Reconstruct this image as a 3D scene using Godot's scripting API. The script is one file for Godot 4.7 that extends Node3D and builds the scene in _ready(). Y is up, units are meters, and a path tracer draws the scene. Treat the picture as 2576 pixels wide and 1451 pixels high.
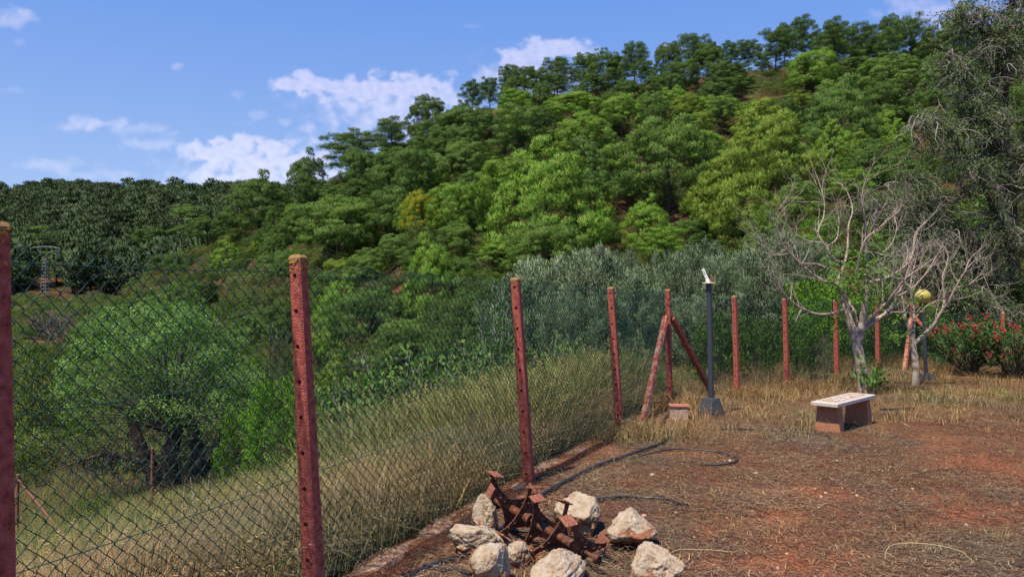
extends Node3D
# A fenced yard of red earth below a pine-covered hillside. x right, y up, camera looks along -z; d = -z is the depth in metres.

const FOC := 1946.0          # focal length for a picture 2576 units wide
const CU := 1288.0
const CV := 745.0            # eye level in that picture
const EYE := 1.8
var rng := RandomNumberGenerator.new()
var nz := FastNoiseLite.new()
var nz2 := FastNoiseLite.new()
var used_names := {}
var M := {}
var PI2 := PI * 2.0

func rf(a: float, b: float) -> float: return rng.randf_range(a, b)
func rv(r := 1.0) -> Vector3: return Vector3(rng.randf_range(-r, r), rng.randf_range(-r, r), rng.randf_range(-r, r))
func lin(r: float, g: float, b: float) -> Color: return Color(r, g, b).linear_to_srgb()
func sst(a: float, b: float, x: float) -> float: return smoothstep(a, b, x)

# ------------------------------------------------------------------ mesh collecting
class MB:
	var v := PackedVector3Array()
	var n := PackedVector3Array()
	var c := PackedColorArray()
	var t := PackedVector2Array()
	func tri(a: Vector3, b: Vector3, d: Vector3, col: Color) -> void:
		var g := (d - a).cross(b - a).normalized()
		v.append(a); v.append(b); v.append(d)
		n.append(g); n.append(g); n.append(g)
		c.append(col); c.append(col); c.append(col)
	func tri_n(a: Vector3, b: Vector3, d: Vector3, na: Vector3, nb: Vector3, nd: Vector3, col: Color) -> void:
		var g := (d - a).cross(b - a)
		if g.dot(na + nb + nd) < 0.0:
			v.append(a); v.append(d); v.append(b)
			n.append(na); n.append(nd); n.append(nb)
		else:
			v.append(a); v.append(b); v.append(d)
			n.append(na); n.append(nb); n.append(nd)
		c.append(col); c.append(col); c.append(col)
	func quad(a: Vector3, b: Vector3, d: Vector3, e: Vector3, col: Color) -> void:
		tri(a, b, d, col); tri(a, d, e, col)
	# a leaf blade: a narrow kite from p along dir, its shading leaning towards out
	func blade(p: Vector3, dir: Vector3, side: Vector3, out: Vector3, col: Color) -> void:
		var m := p + dir * 0.45
		var g := dir.cross(side)
		if g.dot(out) < 0.0: g = -g
		var nn := (g.normalized() * 0.55 + out * 0.75).normalized()
		tri_n(p, m + side, p + dir, nn, nn, nn, col)
		tri_n(p, p + dir, m - side, nn, nn, nn, col)
	func spike(p: Vector3, dir: Vector3, side: Vector3, out: Vector3, col: Color) -> void:
		var g := dir.cross(side)
		if g.dot(out) < 0.0: g = -g
		var nn := (g.normalized() * 0.5 + out * 0.8).normalized()
		tri_n(p - side, p + side, p + dir, nn, nn, nn, col)
	func mesh(mat: Material) -> ArrayMesh:
		var a := []
		a.resize(Mesh.ARRAY_MAX)
		a[Mesh.ARRAY_VERTEX] = v
		a[Mesh.ARRAY_NORMAL] = n
		a[Mesh.ARRAY_COLOR] = c
		if t.size() == v.size(): a[Mesh.ARRAY_TEX_UV] = t
		var m := ArrayMesh.new()
		m.add_surface_from_arrays(Mesh.PRIMITIVE_TRIANGLES, a)
		m.surface_set_material(0, mat)
		return m

func tube(mb: MB, pts: Array, rad: Array, sides: int, col: Color, caps := true) -> void:
	var k := pts.size()
	if k < 2: return
	var prev_r := []
	var up := Vector3.ZERO
	var dirs := []
	for i in k:
		var t: Vector3 = (pts[min(i + 1, k - 1)] - pts[max(i - 1, 0)])
		dirs.append(t.normalized() if t.length() > 1e-7 else Vector3.UP)
	var d0: Vector3 = dirs[0]
	up = d0.cross(Vector3.UP if absf(d0.y) < 0.9 else Vector3.RIGHT).normalized()
	for i in k:
		var d: Vector3 = dirs[i]
		up = (up - d * up.dot(d)).normalized()
		var w := d.cross(up)
		var ring := []
		for s in sides:
			var an := PI2 * s / sides
			ring.append(up * cos(an) + w * sin(an))
		if i > 0:
			var p0: Vector3 = pts[i - 1]
			var p1: Vector3 = pts[i]
			var r0: float = rad[i - 1]
			var r1: float = rad[i]
			for s in sides:
				var e := (s + 1) % sides
				var na: Vector3 = prev_r[s]
				var nb: Vector3 = prev_r[e]
				var nc: Vector3 = ring[s]
				var nd: Vector3 = ring[e]
				mb.tri_n(p0 + na * r0, p0 + nb * r0, p1 + nd * r1, na, nb, nd, col)
				mb.tri_n(p0 + na * r0, p1 + nd * r1, p1 + nc * r1, na, nd, nc, col)
		elif caps:
			for s in sides - 2:
				mb.tri(pts[0] + ring[0] * rad[0], pts[0] + ring[s + 1] * rad[0], pts[0] + ring[s + 2] * rad[0], col)
		if i == k - 1 and caps:
			for s in sides - 2:
				mb.tri(pts[i] + ring[0] * rad[i], pts[i] + ring[s + 2] * rad[i], pts[i] + ring[s + 1] * rad[i], col)
		prev_r = ring

# a box with bevelled edges under a transform; h = half sizes, tp scales x and z at the top
func bevel_box(mb: MB, h: Vector3, b: float, xf: Transform3D, col: Color, tp := Vector2.ONE) -> void:
	var ring := func(y: float, inset: float, k: Vector2) -> Array:
		var x := (h.x) * k.x - inset
		var z := (h.z) * k.y - inset
		var q := minf(b, minf(x, z) * 0.6)
		return [Vector3(-x + q, y, -z), Vector3(x - q, y, -z), Vector3(x, y, -z + q), Vector3(x, y, z - q), Vector3(x - q, y, z), Vector3(-x + q, y, z), Vector3(-x, y, z - q), Vector3(-x, y, -z + q)]
	var rs := [ring.call(-h.y, b, Vector2.ONE), ring.call(-h.y + b, 0.0, Vector2.ONE), ring.call(h.y - b, 0.0, tp), ring.call(h.y, b, tp)]
	for k in 3:
		for i in 8:
			var j := (i + 1) % 8
			mb.quad(xf * rs[k][i], xf * rs[k][j], xf * rs[k + 1][j], xf * rs[k + 1][i], col)
	for i in 6:
		mb.tri(xf * rs[0][0], xf * rs[0][i + 2], xf * rs[0][i + 1], col)
		mb.tri(xf * rs[3][0], xf * rs[3][i + 1], xf * rs[3][i + 2], col)

func lathe(mb: MB, prof: Array, sides: int, xf: Transform3D, col: Color) -> void:   # prof: Vector2(radius, y)
	for i in prof.size() - 1:
		var a: Vector2 = prof[i]
		var b: Vector2 = prof[i + 1]
		var tn := b - a
		var nr := Vector2(tn.y, -tn.x).normalized()
		for s in sides:
			var a0 := PI2 * s / sides
			var a1 := PI2 * (s + 1) / sides
			var c0 := Vector3(cos(a0), 0, sin(a0))
			var c1 := Vector3(cos(a1), 0, sin(a1))
			var n0 := (xf.basis * (c0 * nr.x + Vector3.UP * nr.y)).normalized()
			var n1 := (xf.basis * (c1 * nr.x + Vector3.UP * nr.y)).normalized()
			var p00 := xf * (c0 * a.x + Vector3.UP * a.y)
			var p01 := xf * (c1 * a.x + Vector3.UP * a.y)
			var p10 := xf * (c0 * b.x + Vector3.UP * b.y)
			var p11 := xf * (c1 * b.x + Vector3.UP * b.y)
			if a.x > 1e-5: mb.tri_n(p00, p01, p11, n0, n1, n1, col)
			if b.x > 1e-5: mb.tri_n(p00, p11, p10, n0, n1, n0, col)

# ------------------------------------------------------------------ nodes
func numbered(called: String) -> String:
	var k: int = used_names.get(called, 0)
	used_names[called] = k + 1
	return called if k == 0 else "%s_%03d" % [called, k]

func tag(o: Node3D, label: String, category: String, group := "") -> Node3D:
	o.set_meta("label", label); o.set_meta("category", category)
	if group != "": o.set_meta("group", group)
	return o

func thing(called: String, label: String, category: String, at: Vector3, group := "") -> Node3D:
	var o := Node3D.new()
	o.name = numbered(called)
	add_child(o)
	o.position = at
	return tag(o, label, category, group)

func part(called: String, mesh: Mesh, parent: Node3D) -> MeshInstance3D:
	var o := MeshInstance3D.new()
	o.name = called
	o.mesh = mesh
	o.cast_shadow = GeometryInstance3D.SHADOW_CASTING_SETTING_ON
	parent.add_child(o, true)
	return o

func single(called: String, mesh: Mesh, at := Vector3.ZERO) -> MeshInstance3D:
	var o := MeshInstance3D.new()
	o.name = numbered(called)
	o.mesh = mesh
	add_child(o)
	o.position = at
	return o

func structure(called: String, mesh: Mesh) -> MeshInstance3D:
	var o := single(called, mesh)
	o.set_meta("kind", "structure")
	return o

func stuff(called: String, mesh: Mesh, xfs: Array, cols: Array, label: String, category: String) -> void:
	var mm := MultiMesh.new()
	mm.transform_format = MultiMesh.TRANSFORM_3D
	mm.use_colors = cols.size() > 0
	mm.mesh = mesh
	mm.instance_count = xfs.size()
	for i in xfs.size():
		mm.set_instance_transform(i, xfs[i])
		if cols.size() > 0: mm.set_instance_color(i, cols[i])
	var o := MultiMeshInstance3D.new()
	o.name = numbered(called)
	o.multimesh = mm
	add_child(o)
	o.set_meta("kind", "stuff")
	tag(o, label, category)

# ------------------------------------------------------------------ computed textures
func ramp_tex(size: int, noise: FastNoiseLite, stops: Array, gain := 1.0) -> ImageTexture:   # stops: [t, Color(linear)]
	var im := noise.get_seamless_image(size, size)
	im.convert(Image.FORMAT_L8)
	var src := im.get_data()
	var lut := PackedByteArray()
	for i in 256:
		var t := clampf((i / 255.0 - 0.5) * gain + 0.5, 0, 1)
		var col: Color = stops[0][1]
		for k in stops.size() - 1:
			if t >= stops[k][0]:
				col = (stops[k][1] as Color).lerp(stops[k + 1][1], clampf((t - stops[k][0]) / maxf(1e-4, stops[k + 1][0] - stops[k][0]), 0, 1))
		col = col.linear_to_srgb()
		lut.append(int(clampf(col.r, 0, 1) * 255)); lut.append(int(clampf(col.g, 0, 1) * 255)); lut.append(int(clampf(col.b, 0, 1) * 255))
	var out := PackedByteArray()
	out.resize(size * size * 3)
	for i in size * size:
		var k := src[i] * 3
		out[i * 3] = lut[k]; out[i * 3 + 1] = lut[k + 1]; out[i * 3 + 2] = lut[k + 2]
	return ImageTexture.create_from_image(Image.create_from_data(size, size, false, Image.FORMAT_RGB8, out))

func grey_tex(size: int, noise: FastNoiseLite) -> ImageTexture:
	var im := noise.get_seamless_image(size, size)
	im.convert(Image.FORMAT_L8)
	return ImageTexture.create_from_image(im)

func fnl(seed_: int, freq: float, oct := 4, type := FastNoiseLite.TYPE_SIMPLEX_SMOOTH) -> FastNoiseLite:
	var f := FastNoiseLite.new()
	f.seed = seed_; f.frequency = freq; f.fractal_octaves = oct; f.noise_type = type
	return f

func mat(col: Color, rough := 0.8, metal := 0.0) -> StandardMaterial3D:
	var m := StandardMaterial3D.new()
	m.albedo_color = col; m.roughness = rough; m.metallic = metal
	return m

func leaf_mat(tint: Color, back: Color, rough := 0.55) -> StandardMaterial3D:   # tint is linear
	var m := mat(tint.linear_to_srgb(), rough)
	m.vertex_color_use_as_albedo = true
	m.cull_mode = BaseMaterial3D.CULL_DISABLED
	m.backlight_enabled = true
	m.backlight = back
	m.metallic_specular = 0.25
	return m

func tri_mat(tex: Texture2D, scale: float, rough: float, bump: Texture2D = null, bump_cm := 0.0) -> StandardMaterial3D:
	var m := mat(Color.WHITE, rough)
	m.albedo_texture = tex
	m.uv1_triplanar = true
	m.uv1_scale = Vector3.ONE * scale
	if bump:
		m.heightmap_enabled = true
		m.heightmap_texture = bump
		m.heightmap_scale = bump_cm
	m.metallic_specular = 0.3
	return m

# ------------------------------------------------------------------ the lie of the land
const RIDGE := [  # tangent of the bearing, base depth, base height, ridge depth, ridge height
	[-0.90, 90.0, -3.0, 110.0, -3.0], [-0.52, 75.0, -2.6, 112.0, -1.0], [-0.456, 66.0, -2.5, 118.0, 5.2], [-0.405, 60.0, -2.4, 124.0, 8.8], [-0.354, 54.0, -2.3, 128.0, 14.0],
	[-0.302, 46.0, -2.2, 130.0, 17.8], [-0.225, 37.0, -2.0, 130.0, 20.6], [-0.148, 30.0, -1.8, 130.0, 25.0], [-0.071, 28.0, -1.6, 133.0, 31.0], [0.0, 28.0, -1.5, 135.0, 35.5],
	[0.16, 28.0, -1.2, 140.0, 40.0], [0.314, 29.0, -0.8, 145.0, 44.0], [0.52, 30.0, -0.4, 150.0, 49.0], [0.70, 30.0, -0.3, 150.0, 51.0], [1.6, 30.0, -0.3, 150.0, 52.0]]

func ridge(a: float) -> Array:
	for i in RIDGE.size() - 1:
		if a < RIDGE[i + 1][0] or i == RIDGE.size() - 2:
			var t := clampf((a - RIDGE[i][0]) / (RIDGE[i + 1][0] - RIDGE[i][0]), 0, 1)
			var r := []
			for k in range(1, 5): r.append(lerpf(RIDGE[i][k], RIDGE[i + 1][k], t))
			return r
	return [30.0, 0.0, 150.0, 50.0]

func smax(a: float, b: float, k: float) -> float:
	var h := clampf(0.5 + 0.5 * (a - b) / k, 0, 1)
	return lerpf(b, a, h) + k * h * (1.0 - h)

func outside(x: float, d: float) -> float:    # metres beyond the yard fence, negative inside
	var s1 := -(x + 1.11) * 0.922 + (d - 4.4) * 0.387
	var s2 := -(x - 2.69) * 0.668 + (d - 13.2) * 0.744
	return maxf(s1, s2)

func gh(x: float, z: float) -> float:
	var d := -z
	var s := outside(x, d)
	var y0 := -clampf((d - 9.0) * 0.012, 0.0, 0.13)
	var a := x / maxf(d, 2.0)
	var h := y0
	if s > 0.15:
		var k := lerpf(0.25, 0.05, sst(-0.02, 0.3, a))
		var fall := y0 - k * (s - 0.15) - 0.006 * clampf(s - 2.5, 0, 6) * (1.0 - sst(0.0, 0.25, a))
		h = smax(fall, -3.6 + maxf(0.0, d - 40.0) * 0.04, 0.8)
	if d > 12.0:
		var r := ridge(a)
		var hill: float
		if d < r[0]: hill = r[1] + (d - r[0]) * 0.4
		elif d < r[2]: hill = r[1] + (r[3] - r[1]) * pow((d - r[0]) / (r[2] - r[0]), 1.06)
		else: hill = r[3] - (d - r[2]) * 0.10 - pow(maxf(0.0, d - r[2]) * 0.012, 2.0)
		h = smax(h, hill, 1.6)
		if d > 150.0:
			var top := 49.0 + 3.0 * sin(a * 7.0 + 5.4) - 16.0 * sst(-0.62, -0.9, a)
			var far := 4.0 + (d - 225.0) * 0.262
			if far > top: far = top - (far - top) * 0.35
			far += 3.0 * nz2.get_noise_2d(x * 0.5, d * 0.5)
			h = smax(h, maxf(far, -30.0), 4.0)
	var rough := sst(20.0, 45.0, d)
	if rough > 0.0: h += rough * (1.3 * nz.get_noise_2d(x * 1.3, z * 1.3) + 0.35 * nz2.get_noise_2d(x * 7.0, z * 7.0))
	elif s > 0.4: h += 0.10 * nz2.get_noise_2d(x * 14.0, z * 14.0)
	if s < 0.4: h += 0.022 * nz2.get_noise_2d(x * 30.0, z * 30.0) + 0.03 * nz.get_noise_2d(x * 9.0, z * 9.0)
	return h

func on(x: float, d: float) -> Vector3: return Vector3(x, gh(x, -d), -d)

# the ground point that lies in the direction (u, v) as seen from the eye
func spot(u: float, v: float, from := 3.0) -> Vector3:
	var tx := (u - CU) / FOC
	var ty := (CV - v) / FOC
	var d := from
	var last := from
	while d < 520.0:
		if EYE + ty * d < gh(tx * d, -d):
			for k in 12:
				var m := (last + d) * 0.5
				if EYE + ty * m < gh(tx * m, -m): d = m
				else: last = m
			return on(tx * d, d)
		last = d
		d *= 1.012
	return Vector3(0, -999, 0)

func at_depth(u: float, v: float, d: float) -> Vector3: return Vector3((u - CU) / FOC * d, EYE + (CV - v) / FOC * d, -d)

var bare := []      # bare red banks: [Vector3, radius]
func bareness(x: float, z: float) -> float:
	var b := 0.0
	for p in bare:
		var q: Vector3 = p[0]
		var r: float = p[1]
		var dd := Vector2(x - q.x, (z - q.z) * 0.6).length() / r
		if dd < 1.3:
			b = maxf(b, 1.0 - sst(0.6, 1.25, dd + 0.35 * nz2.get_noise_2d(x * 22.0 / r, z * 22.0 / r)))
	return b

func gcol(x: float, z: float) -> Color:
	var d := -z
	var s := outside(x, d)
	var n1 := nz.get_noise_2d(x * 12.0, z * 12.0)
	var n2 := nz2.get_noise_2d(x * 40.0, z * 40.0)
	var litter := Color(0.42, 0.235, 0.16)
	var earth := Color(0.72, 0.30, 0.18)
	var straw := Color(0.56, 0.40, 0.22)
	if s < 0.25:
		var c := litter.lerp(earth, 0.18 + 0.82 * sst(0.0, 0.35, n1 * 0.8 + n2 * 0.45 + 0.04))
		return c.lerp(straw, 0.75 * sst(8.5, 13.0, d + n1 * 5.0 + n2 * 2.0 - maxf(0.0, x - 4.0) * 0.35))
	if d < 26.0:
		return Color(0.23, 0.20, 0.10).lerp(Color(0.30, 0.22, 0.12), sst(-0.3, 0.4, n1)).lerp(Color(0.60, 0.27, 0.16), bareness(x, z))
	var soil := Color(0.34, 0.225, 0.135).lerp(Color(0.30, 0.27, 0.14), sst(-0.25, 0.3, nz.get_noise_2d(x * 2.5, z * 2.5) + n2 * 0.3))
	soil = soil.lerp(Color(0.14, 0.15, 0.07), sst(0.0, 0.5, nz2.get_noise_2d(x * 3.0 + 90.0, z * 3.0)) * 0.7)
	return soil.lerp(Color(0.62, 0.29, 0.18), bareness(x, z))

func build_ground() -> void:
	for p in [[262, 582, 9.0], [235, 575, 6.0], [300, 603, 7.0], [180, 700, 5.0], [150, 762, 4.0], [60, 875, 2.6], [230, 880, 2.6], [505, 826, 1.3], [565, 870, 1.0], [1003, 705, 0.9], [1000, 790, 1.0],
			[1000, 745, 1.2], [1185, 737, 0.8], [1090, 935, 0.7], [1065, 995, 0.5], [1215, 880, 0.6], [1300, 985, 0.5], [1715, 610, 0.9], [620, 620, 1.4], [1250, 420, 2.4], [1245, 330, 3.5], [1560, 470, 1.6], [1700, 560, 1.6]]:
		var q := spot(p[0], p[1])
		if q.y > -900: bare.append([q, p[2]])
	var rings := 330
	var azs := []
	for i in 421: azs.append(deg_to_rad(-42.0 + 84.0 * i / 420.0))
	for i in range(1, 60): azs.append(deg_to_rad(42.0 + 276.0 * i / 60.0))
	var na := azs.size()
	var v := PackedVector3Array()
	var c := PackedColorArray()
	v.append(on(0, 0)); c.append(gcol(0, 0))
	for k in rings:
		var r := 0.6 * pow(2600.0 / 0.6, float(k) / (rings - 1))
		for a in azs:
			var x: float = sin(a) * r
			var z: float = -cos(a) * r
			v.append(Vector3(x, gh(x, z), z)); c.append(gcol(x, z))
	var idx := PackedInt32Array()
	for i in na:
		idx.append(0); idx.append(1 + i); idx.append(1 + (i + 1) % na)
	for k in rings - 1:
		for i in na:
			var j := (i + 1) % na
			var p := 1 + k * na
			var q := p + na
			idx.append(p + i); idx.append(q + i); idx.append(q + j)
			idx.append(p + i); idx.append(q + j); idx.append(p + j)
	var n := PackedVector3Array()
	n.resize(v.size())
	for i in range(0, idx.size(), 3):
		var g := (v[idx[i + 2]] - v[idx[i]]).cross(v[idx[i + 1]] - v[idx[i]])
		if g.y < 0:
			g = -g
			var w := idx[i + 1]
			idx[i + 1] = idx[i + 2]; idx[i + 2] = w
		n[idx[i]] += g; n[idx[i + 1]] += g; n[idx[i + 2]] += g
	for i in n.size(): n[i] = n[i].normalized()
	var ar := []
	ar.resize(Mesh.ARRAY_MAX)
	ar[Mesh.ARRAY_VERTEX] = v; ar[Mesh.ARRAY_NORMAL] = n; ar[Mesh.ARRAY_COLOR] = c; ar[Mesh.ARRAY_INDEX] = idx
	var m := ArrayMesh.new()
	m.add_surface_from_arrays(Mesh.PRIMITIVE_TRIANGLES, ar)
	m.surface_set_material(0, M.ground)
	structure("ground", m)

func litter_texture() -> Image:
	# needles, straws and crumbs of earth lying every way: print-fine grain for the ground
	var size := 1024
	var base := fnl(71, 0.03, 5).get_seamless_image(size, size)
	base.convert(Image.FORMAT_L8)
	var fine := fnl(72, 0.15, 3).get_seamless_image(size, size)
	fine.convert(Image.FORMAT_L8)
	var b := base.get_data()
	var f := fine.get_data()
	var px := PackedByteArray()
	px.resize(size * size * 3)
	for i in size * size:
		var t := 0.42 + 0.26 * (b[i] / 255.0) + 0.26 * (f[i] / 255.0 - 0.5)
		px[i * 3] = int(clampf(t, 0, 1) * 255); px[i * 3 + 1] = int(clampf(t * 0.98, 0, 1) * 255); px[i * 3 + 2] = int(clampf(t * 0.97, 0, 1) * 255)
	for k in 15000:
		var x := rf(0, size)
		var y := rf(0, size)
		var an := rf(0, PI2)
		var bend := rf(-0.02, 0.02)
		var len := int(rf(14, 60))
		var w := 1 if rng.randf() < 0.6 else 2
		var q := rng.randf()
		var col := Vector3(0.98, 0.93, 0.80) * rf(0.75, 1.0) if q < 0.30 else (Vector3(0.34, 0.33, 0.34) * rf(0.6, 1.1) if q < 0.78 else Vector3(0.7, 0.62, 0.55) * rf(0.8, 1.1))
		for s in len:
			x += cos(an); y += sin(an); an += bend
			for e in w:
				var ix := (int(x) + e) & 1023
				var iy := int(y) & 1023
				var o := (iy * size + ix) * 3
				px[o] = int(minf(col.x, 1) * 255); px[o + 1] = int(minf(col.y, 1) * 255); px[o + 2] = int(minf(col.z, 1) * 255)
	return Image.create_from_data(size, size, false, Image.FORMAT_RGB8, px)

# ------------------------------------------------------------------ sky
func cloud_cover() -> ImageTexture:
	# cumulus and thin wisps as the photograph shows them; the same weather goes on all round
	var W := 4096
	var H := 2048
	var im := Image.create_empty(W, H, false, Image.FORMAT_RGBA8)
	var cl := [[690, 435, 270, 85, 0.5, 1.6], [1060, 310, 210, 105, 0.5, 1.6], [560, 440, 230, 60, 0.35, 1.7], [1330, 190, 160, 70, 0.45, 1.5], [800, 400, 160, 80, 0.45, 1.6], [900, 260, 230, 70, 0.28, 1.7],  # u, v, half width, half height, density, softness
		[735, 205, 55, 22, 1.0, 0.5], [800, 212, 70, 26, 0.95, 0.5], [760, 190, 35, 14, 0.9, 0.5], [880, 225, 90, 32, 0.9, 0.6], [960, 218, 70, 34, 1.0, 0.5], [1040, 215, 75, 34, 1.0, 0.5], [1035, 190, 30, 16, 0.9, 0.5], [1010, 275, 110, 45, 0.7, 0.9], [920, 290, 150, 55, 0.42, 1.2], [1110, 235, 60, 40, 0.8, 0.7], [1100, 330, 130, 70, 0.45, 1.2],
		[600, 372, 120, 28, 1.0, 0.45], [540, 378, 90, 24, 0.95, 0.5], [605, 346, 26, 14, 1.0, 0.4], [470, 375, 70, 18, 0.75, 0.7], [650, 410, 150, 45, 1.0, 0.6], [720, 415, 120, 45, 0.9, 0.7], [640, 455, 190, 40, 0.85, 0.8], [790, 420, 60, 45, 0.7, 0.8], [560, 415, 80, 26, 0.6, 0.9],
		[1330, 140, 80, 40, 0.95, 0.55], [1400, 125, 75, 32, 1.0, 0.5], [1290, 165, 60, 30, 0.8, 0.7], [1220, 185, 40, 22, 0.55, 0.9], [1450, 130, 60, 25, 0.7, 0.8], [1405, 105, 30, 16, 0.8, 0.6], [1700, 118, 45, 18, 0.6, 0.8], [1360, 185, 110, 40, 0.75, 0.8],
		[220, 305, 75, 20, 0.5, 0.9], [190, 318, 40, 14, 0.35, 1.0], [340, 325, 80, 16, 0.38, 1.0], [390, 365, 90, 20, 0.45, 1.0], [270, 310, 60, 12, 0.45, 0.9], [140, 415, 90, 18, 0.4, 1.1], [230, 440, 140, 16, 0.3, 1.1], [60, 410, 40, 12, 0.2, 1.2],
		[35, 45, 50, 25, 0.55, 0.9], [10, 25, 50, 20, 0.4, 1.0], [40, 100, 18, 12, 0.25, 1.0], [448, 162, 22, 10, 0.55, 0.8], [590, 235, 25, 10, 0.25, 1.0], [650, 285, 28, 12, 0.3, 1.0], [770, 325, 35, 12, 0.3, 1.0], [715, 305, 20, 10, 0.3, 1.0], [1130, 182, 28, 8, 0.4, 0.9], [1185, 62, 30, 5, 0.2, 1.0], [20, 225, 50, 10, 0.2, 1.2],
		[2330, 20, 110, 45, 0.6, 1.1], [2430, 45, 90, 50, 0.7, 1.0], [2560, 60, 110, 60, 0.8, 0.9], [2700, 90, 120, 50, 0.8, 0.8], [2900, 140, 140, 50, 0.9, 0.7], [3050, 60, 90, 40, 0.6, 0.9], [-200, 330, 120, 40, 0.8, 0.7], [-380, 260, 130, 40, 0.9, 0.6], [-600, 380, 160, 45, 0.9, 0.6]]
	var na := fnl(11, 0.018, 6)
	na.domain_warp_enabled = true
	na.domain_warp_amplitude = 18.0
	na.domain_warp_frequency = 0.02
	var nb := fnl(12, 0.006, 4)
	var x0 := int(W * 0.5) - 620
	var y0 := int(H * 0.5) - 300
	var pw := 1240
	var ph := 300
	var patch := Image.create_empty(pw, ph, false, Image.FORMAT_RGBA8)
	for yy in ph:
		var el := (H * 0.5 - (y0 + yy + 0.5)) / H * PI
		for xx in pw:
			var az := (x0 + xx + 0.5 - W * 0.5) / W * PI2
			if absf(az) > 1.2: continue
			var u := CU + tan(az) * FOC
			var v := CV - tan(el) / cos(az) * FOC
			var dens := 0.0
			var soft := 0.0
			var n1 := 0.0
			var ready := false
			for q in cl:
				var ex: float = (u - q[0]) / q[2]
				var ey: float = (v - q[1]) / (q[3] * (1.0 if v < q[1] else 1.25))
				var rr := ex * ex + ey * ey
				if rr < 3.2:
					if not ready:
						n1 = na.get_noise_2d(u * 0.8, v * 1.1)
						ready = true
					var f: float = 1.0 - sqrt(rr) + n1 * 1.0 + 0.16
					var k: float = sst(0.0, 0.3 + 0.7 * q[5], f) * q[4]
					dens = 1.0 - (1.0 - dens) * (1.0 - k)
			if dens > 0.004:
				var shade := 0.93 + 0.14 * na.get_noise_2d(u * 1.9 + 300.0, v * 2.6)
				patch.set_pixel(xx, yy, Color(clampf(0.94 * shade, 0, 1), clampf(0.95 * shade, 0, 1), clampf(0.99 * shade, 0, 1), clampf(dens, 0, 1)))
	im.blit_rect(patch, Rect2i(0, 0, pw, ph), Vector2i(x0, y0))
	var flip := patch.duplicate() as Image
	flip.flip_x()
	var third := Image.create_empty(pw, ph, false, Image.FORMAT_RGBA8)
	third.blit_rect(patch, Rect2i(0, 0, pw, ph), Vector2i.ZERO)
	# the rest of the circle: the same kind of clouds
	im.blit_rect(flip, Rect2i(0, 0, pw, ph), Vector2i(x0 + pw, y0))
	im.blit_rect(flip, Rect2i(80, 0, pw - 80, ph), Vector2i(x0 - pw + 160, y0))
	im.blit_rect(third, Rect2i(0, 0, x0 - pw + 160, ph), Vector2i(0, y0))
	var turned := Image.create_empty(W, H, false, Image.FORMAT_RGBA8)     # straight ahead is column 0
	turned.blit_rect(im, Rect2i(W / 2, 0, W / 2, H), Vector2i(0, 0))
	turned.blit_rect(im, Rect2i(0, 0, W / 2, H), Vector2i(W / 2, 0))
	return ImageTexture.create_from_image(turned)

func build_light() -> void:
	var cam := Camera3D.new()
	cam.name = "camera"
	add_child(cam)
	cam.position = Vector3(0, EYE, 0)
	cam.fov = rad_to_deg(2.0 * atan(725.5 / FOC))
	cam.rotation.x = atan((CV - 725.5) / FOC)
	cam.near = 0.05
	cam.far = 5000.0
	cam.current = true
	var expo := 2.1
	var env := Environment.new()
	env.background_mode = Environment.BG_SKY
	var sm := ProceduralSkyMaterial.new()
	sm.sky_top_color = lin(0.075, 0.25, 0.78)
	sm.sky_horizon_color = lin(0.56, 0.74, 1.0)
	sm.sky_curve = 0.16
	sm.ground_bottom_color = lin(0.16, 0.13, 0.09)
	sm.ground_horizon_color = lin(0.45, 0.52, 0.60)
	sm.sky_cover = cloud_cover()
	sm.sky_cover_modulate = Color(0.72, 0.6, 0.42)
	var sky := Sky.new()
	sky.sky_material = sm
	env.sky = sky
	env.background_energy_multiplier = 1.0 / expo
	env.tonemap_mode = Environment.TONE_MAPPER_LINEAR
	env.tonemap_exposure = expo
	env.sdfgi_enabled = true
	env.ssao_enabled = true
	env.ssil_enabled = true
	var we := WorldEnvironment.new()
	we.name = "world_environment"
	we.environment = env
	add_child(we)
	var sun := DirectionalLight3D.new()
	sun.name = "sun"
	sun.light_energy = 1.15
	sun.light_angular_distance = 1.5
	sun.light_color = Color(1.0, 0.94, 0.85)
	sun.shadow_enabled = true
	add_child(sun)
	sun.look_at_from_position(Vector3(-0.27, 0.90, 0.30) * 10.0, Vector3.ZERO)

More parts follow.
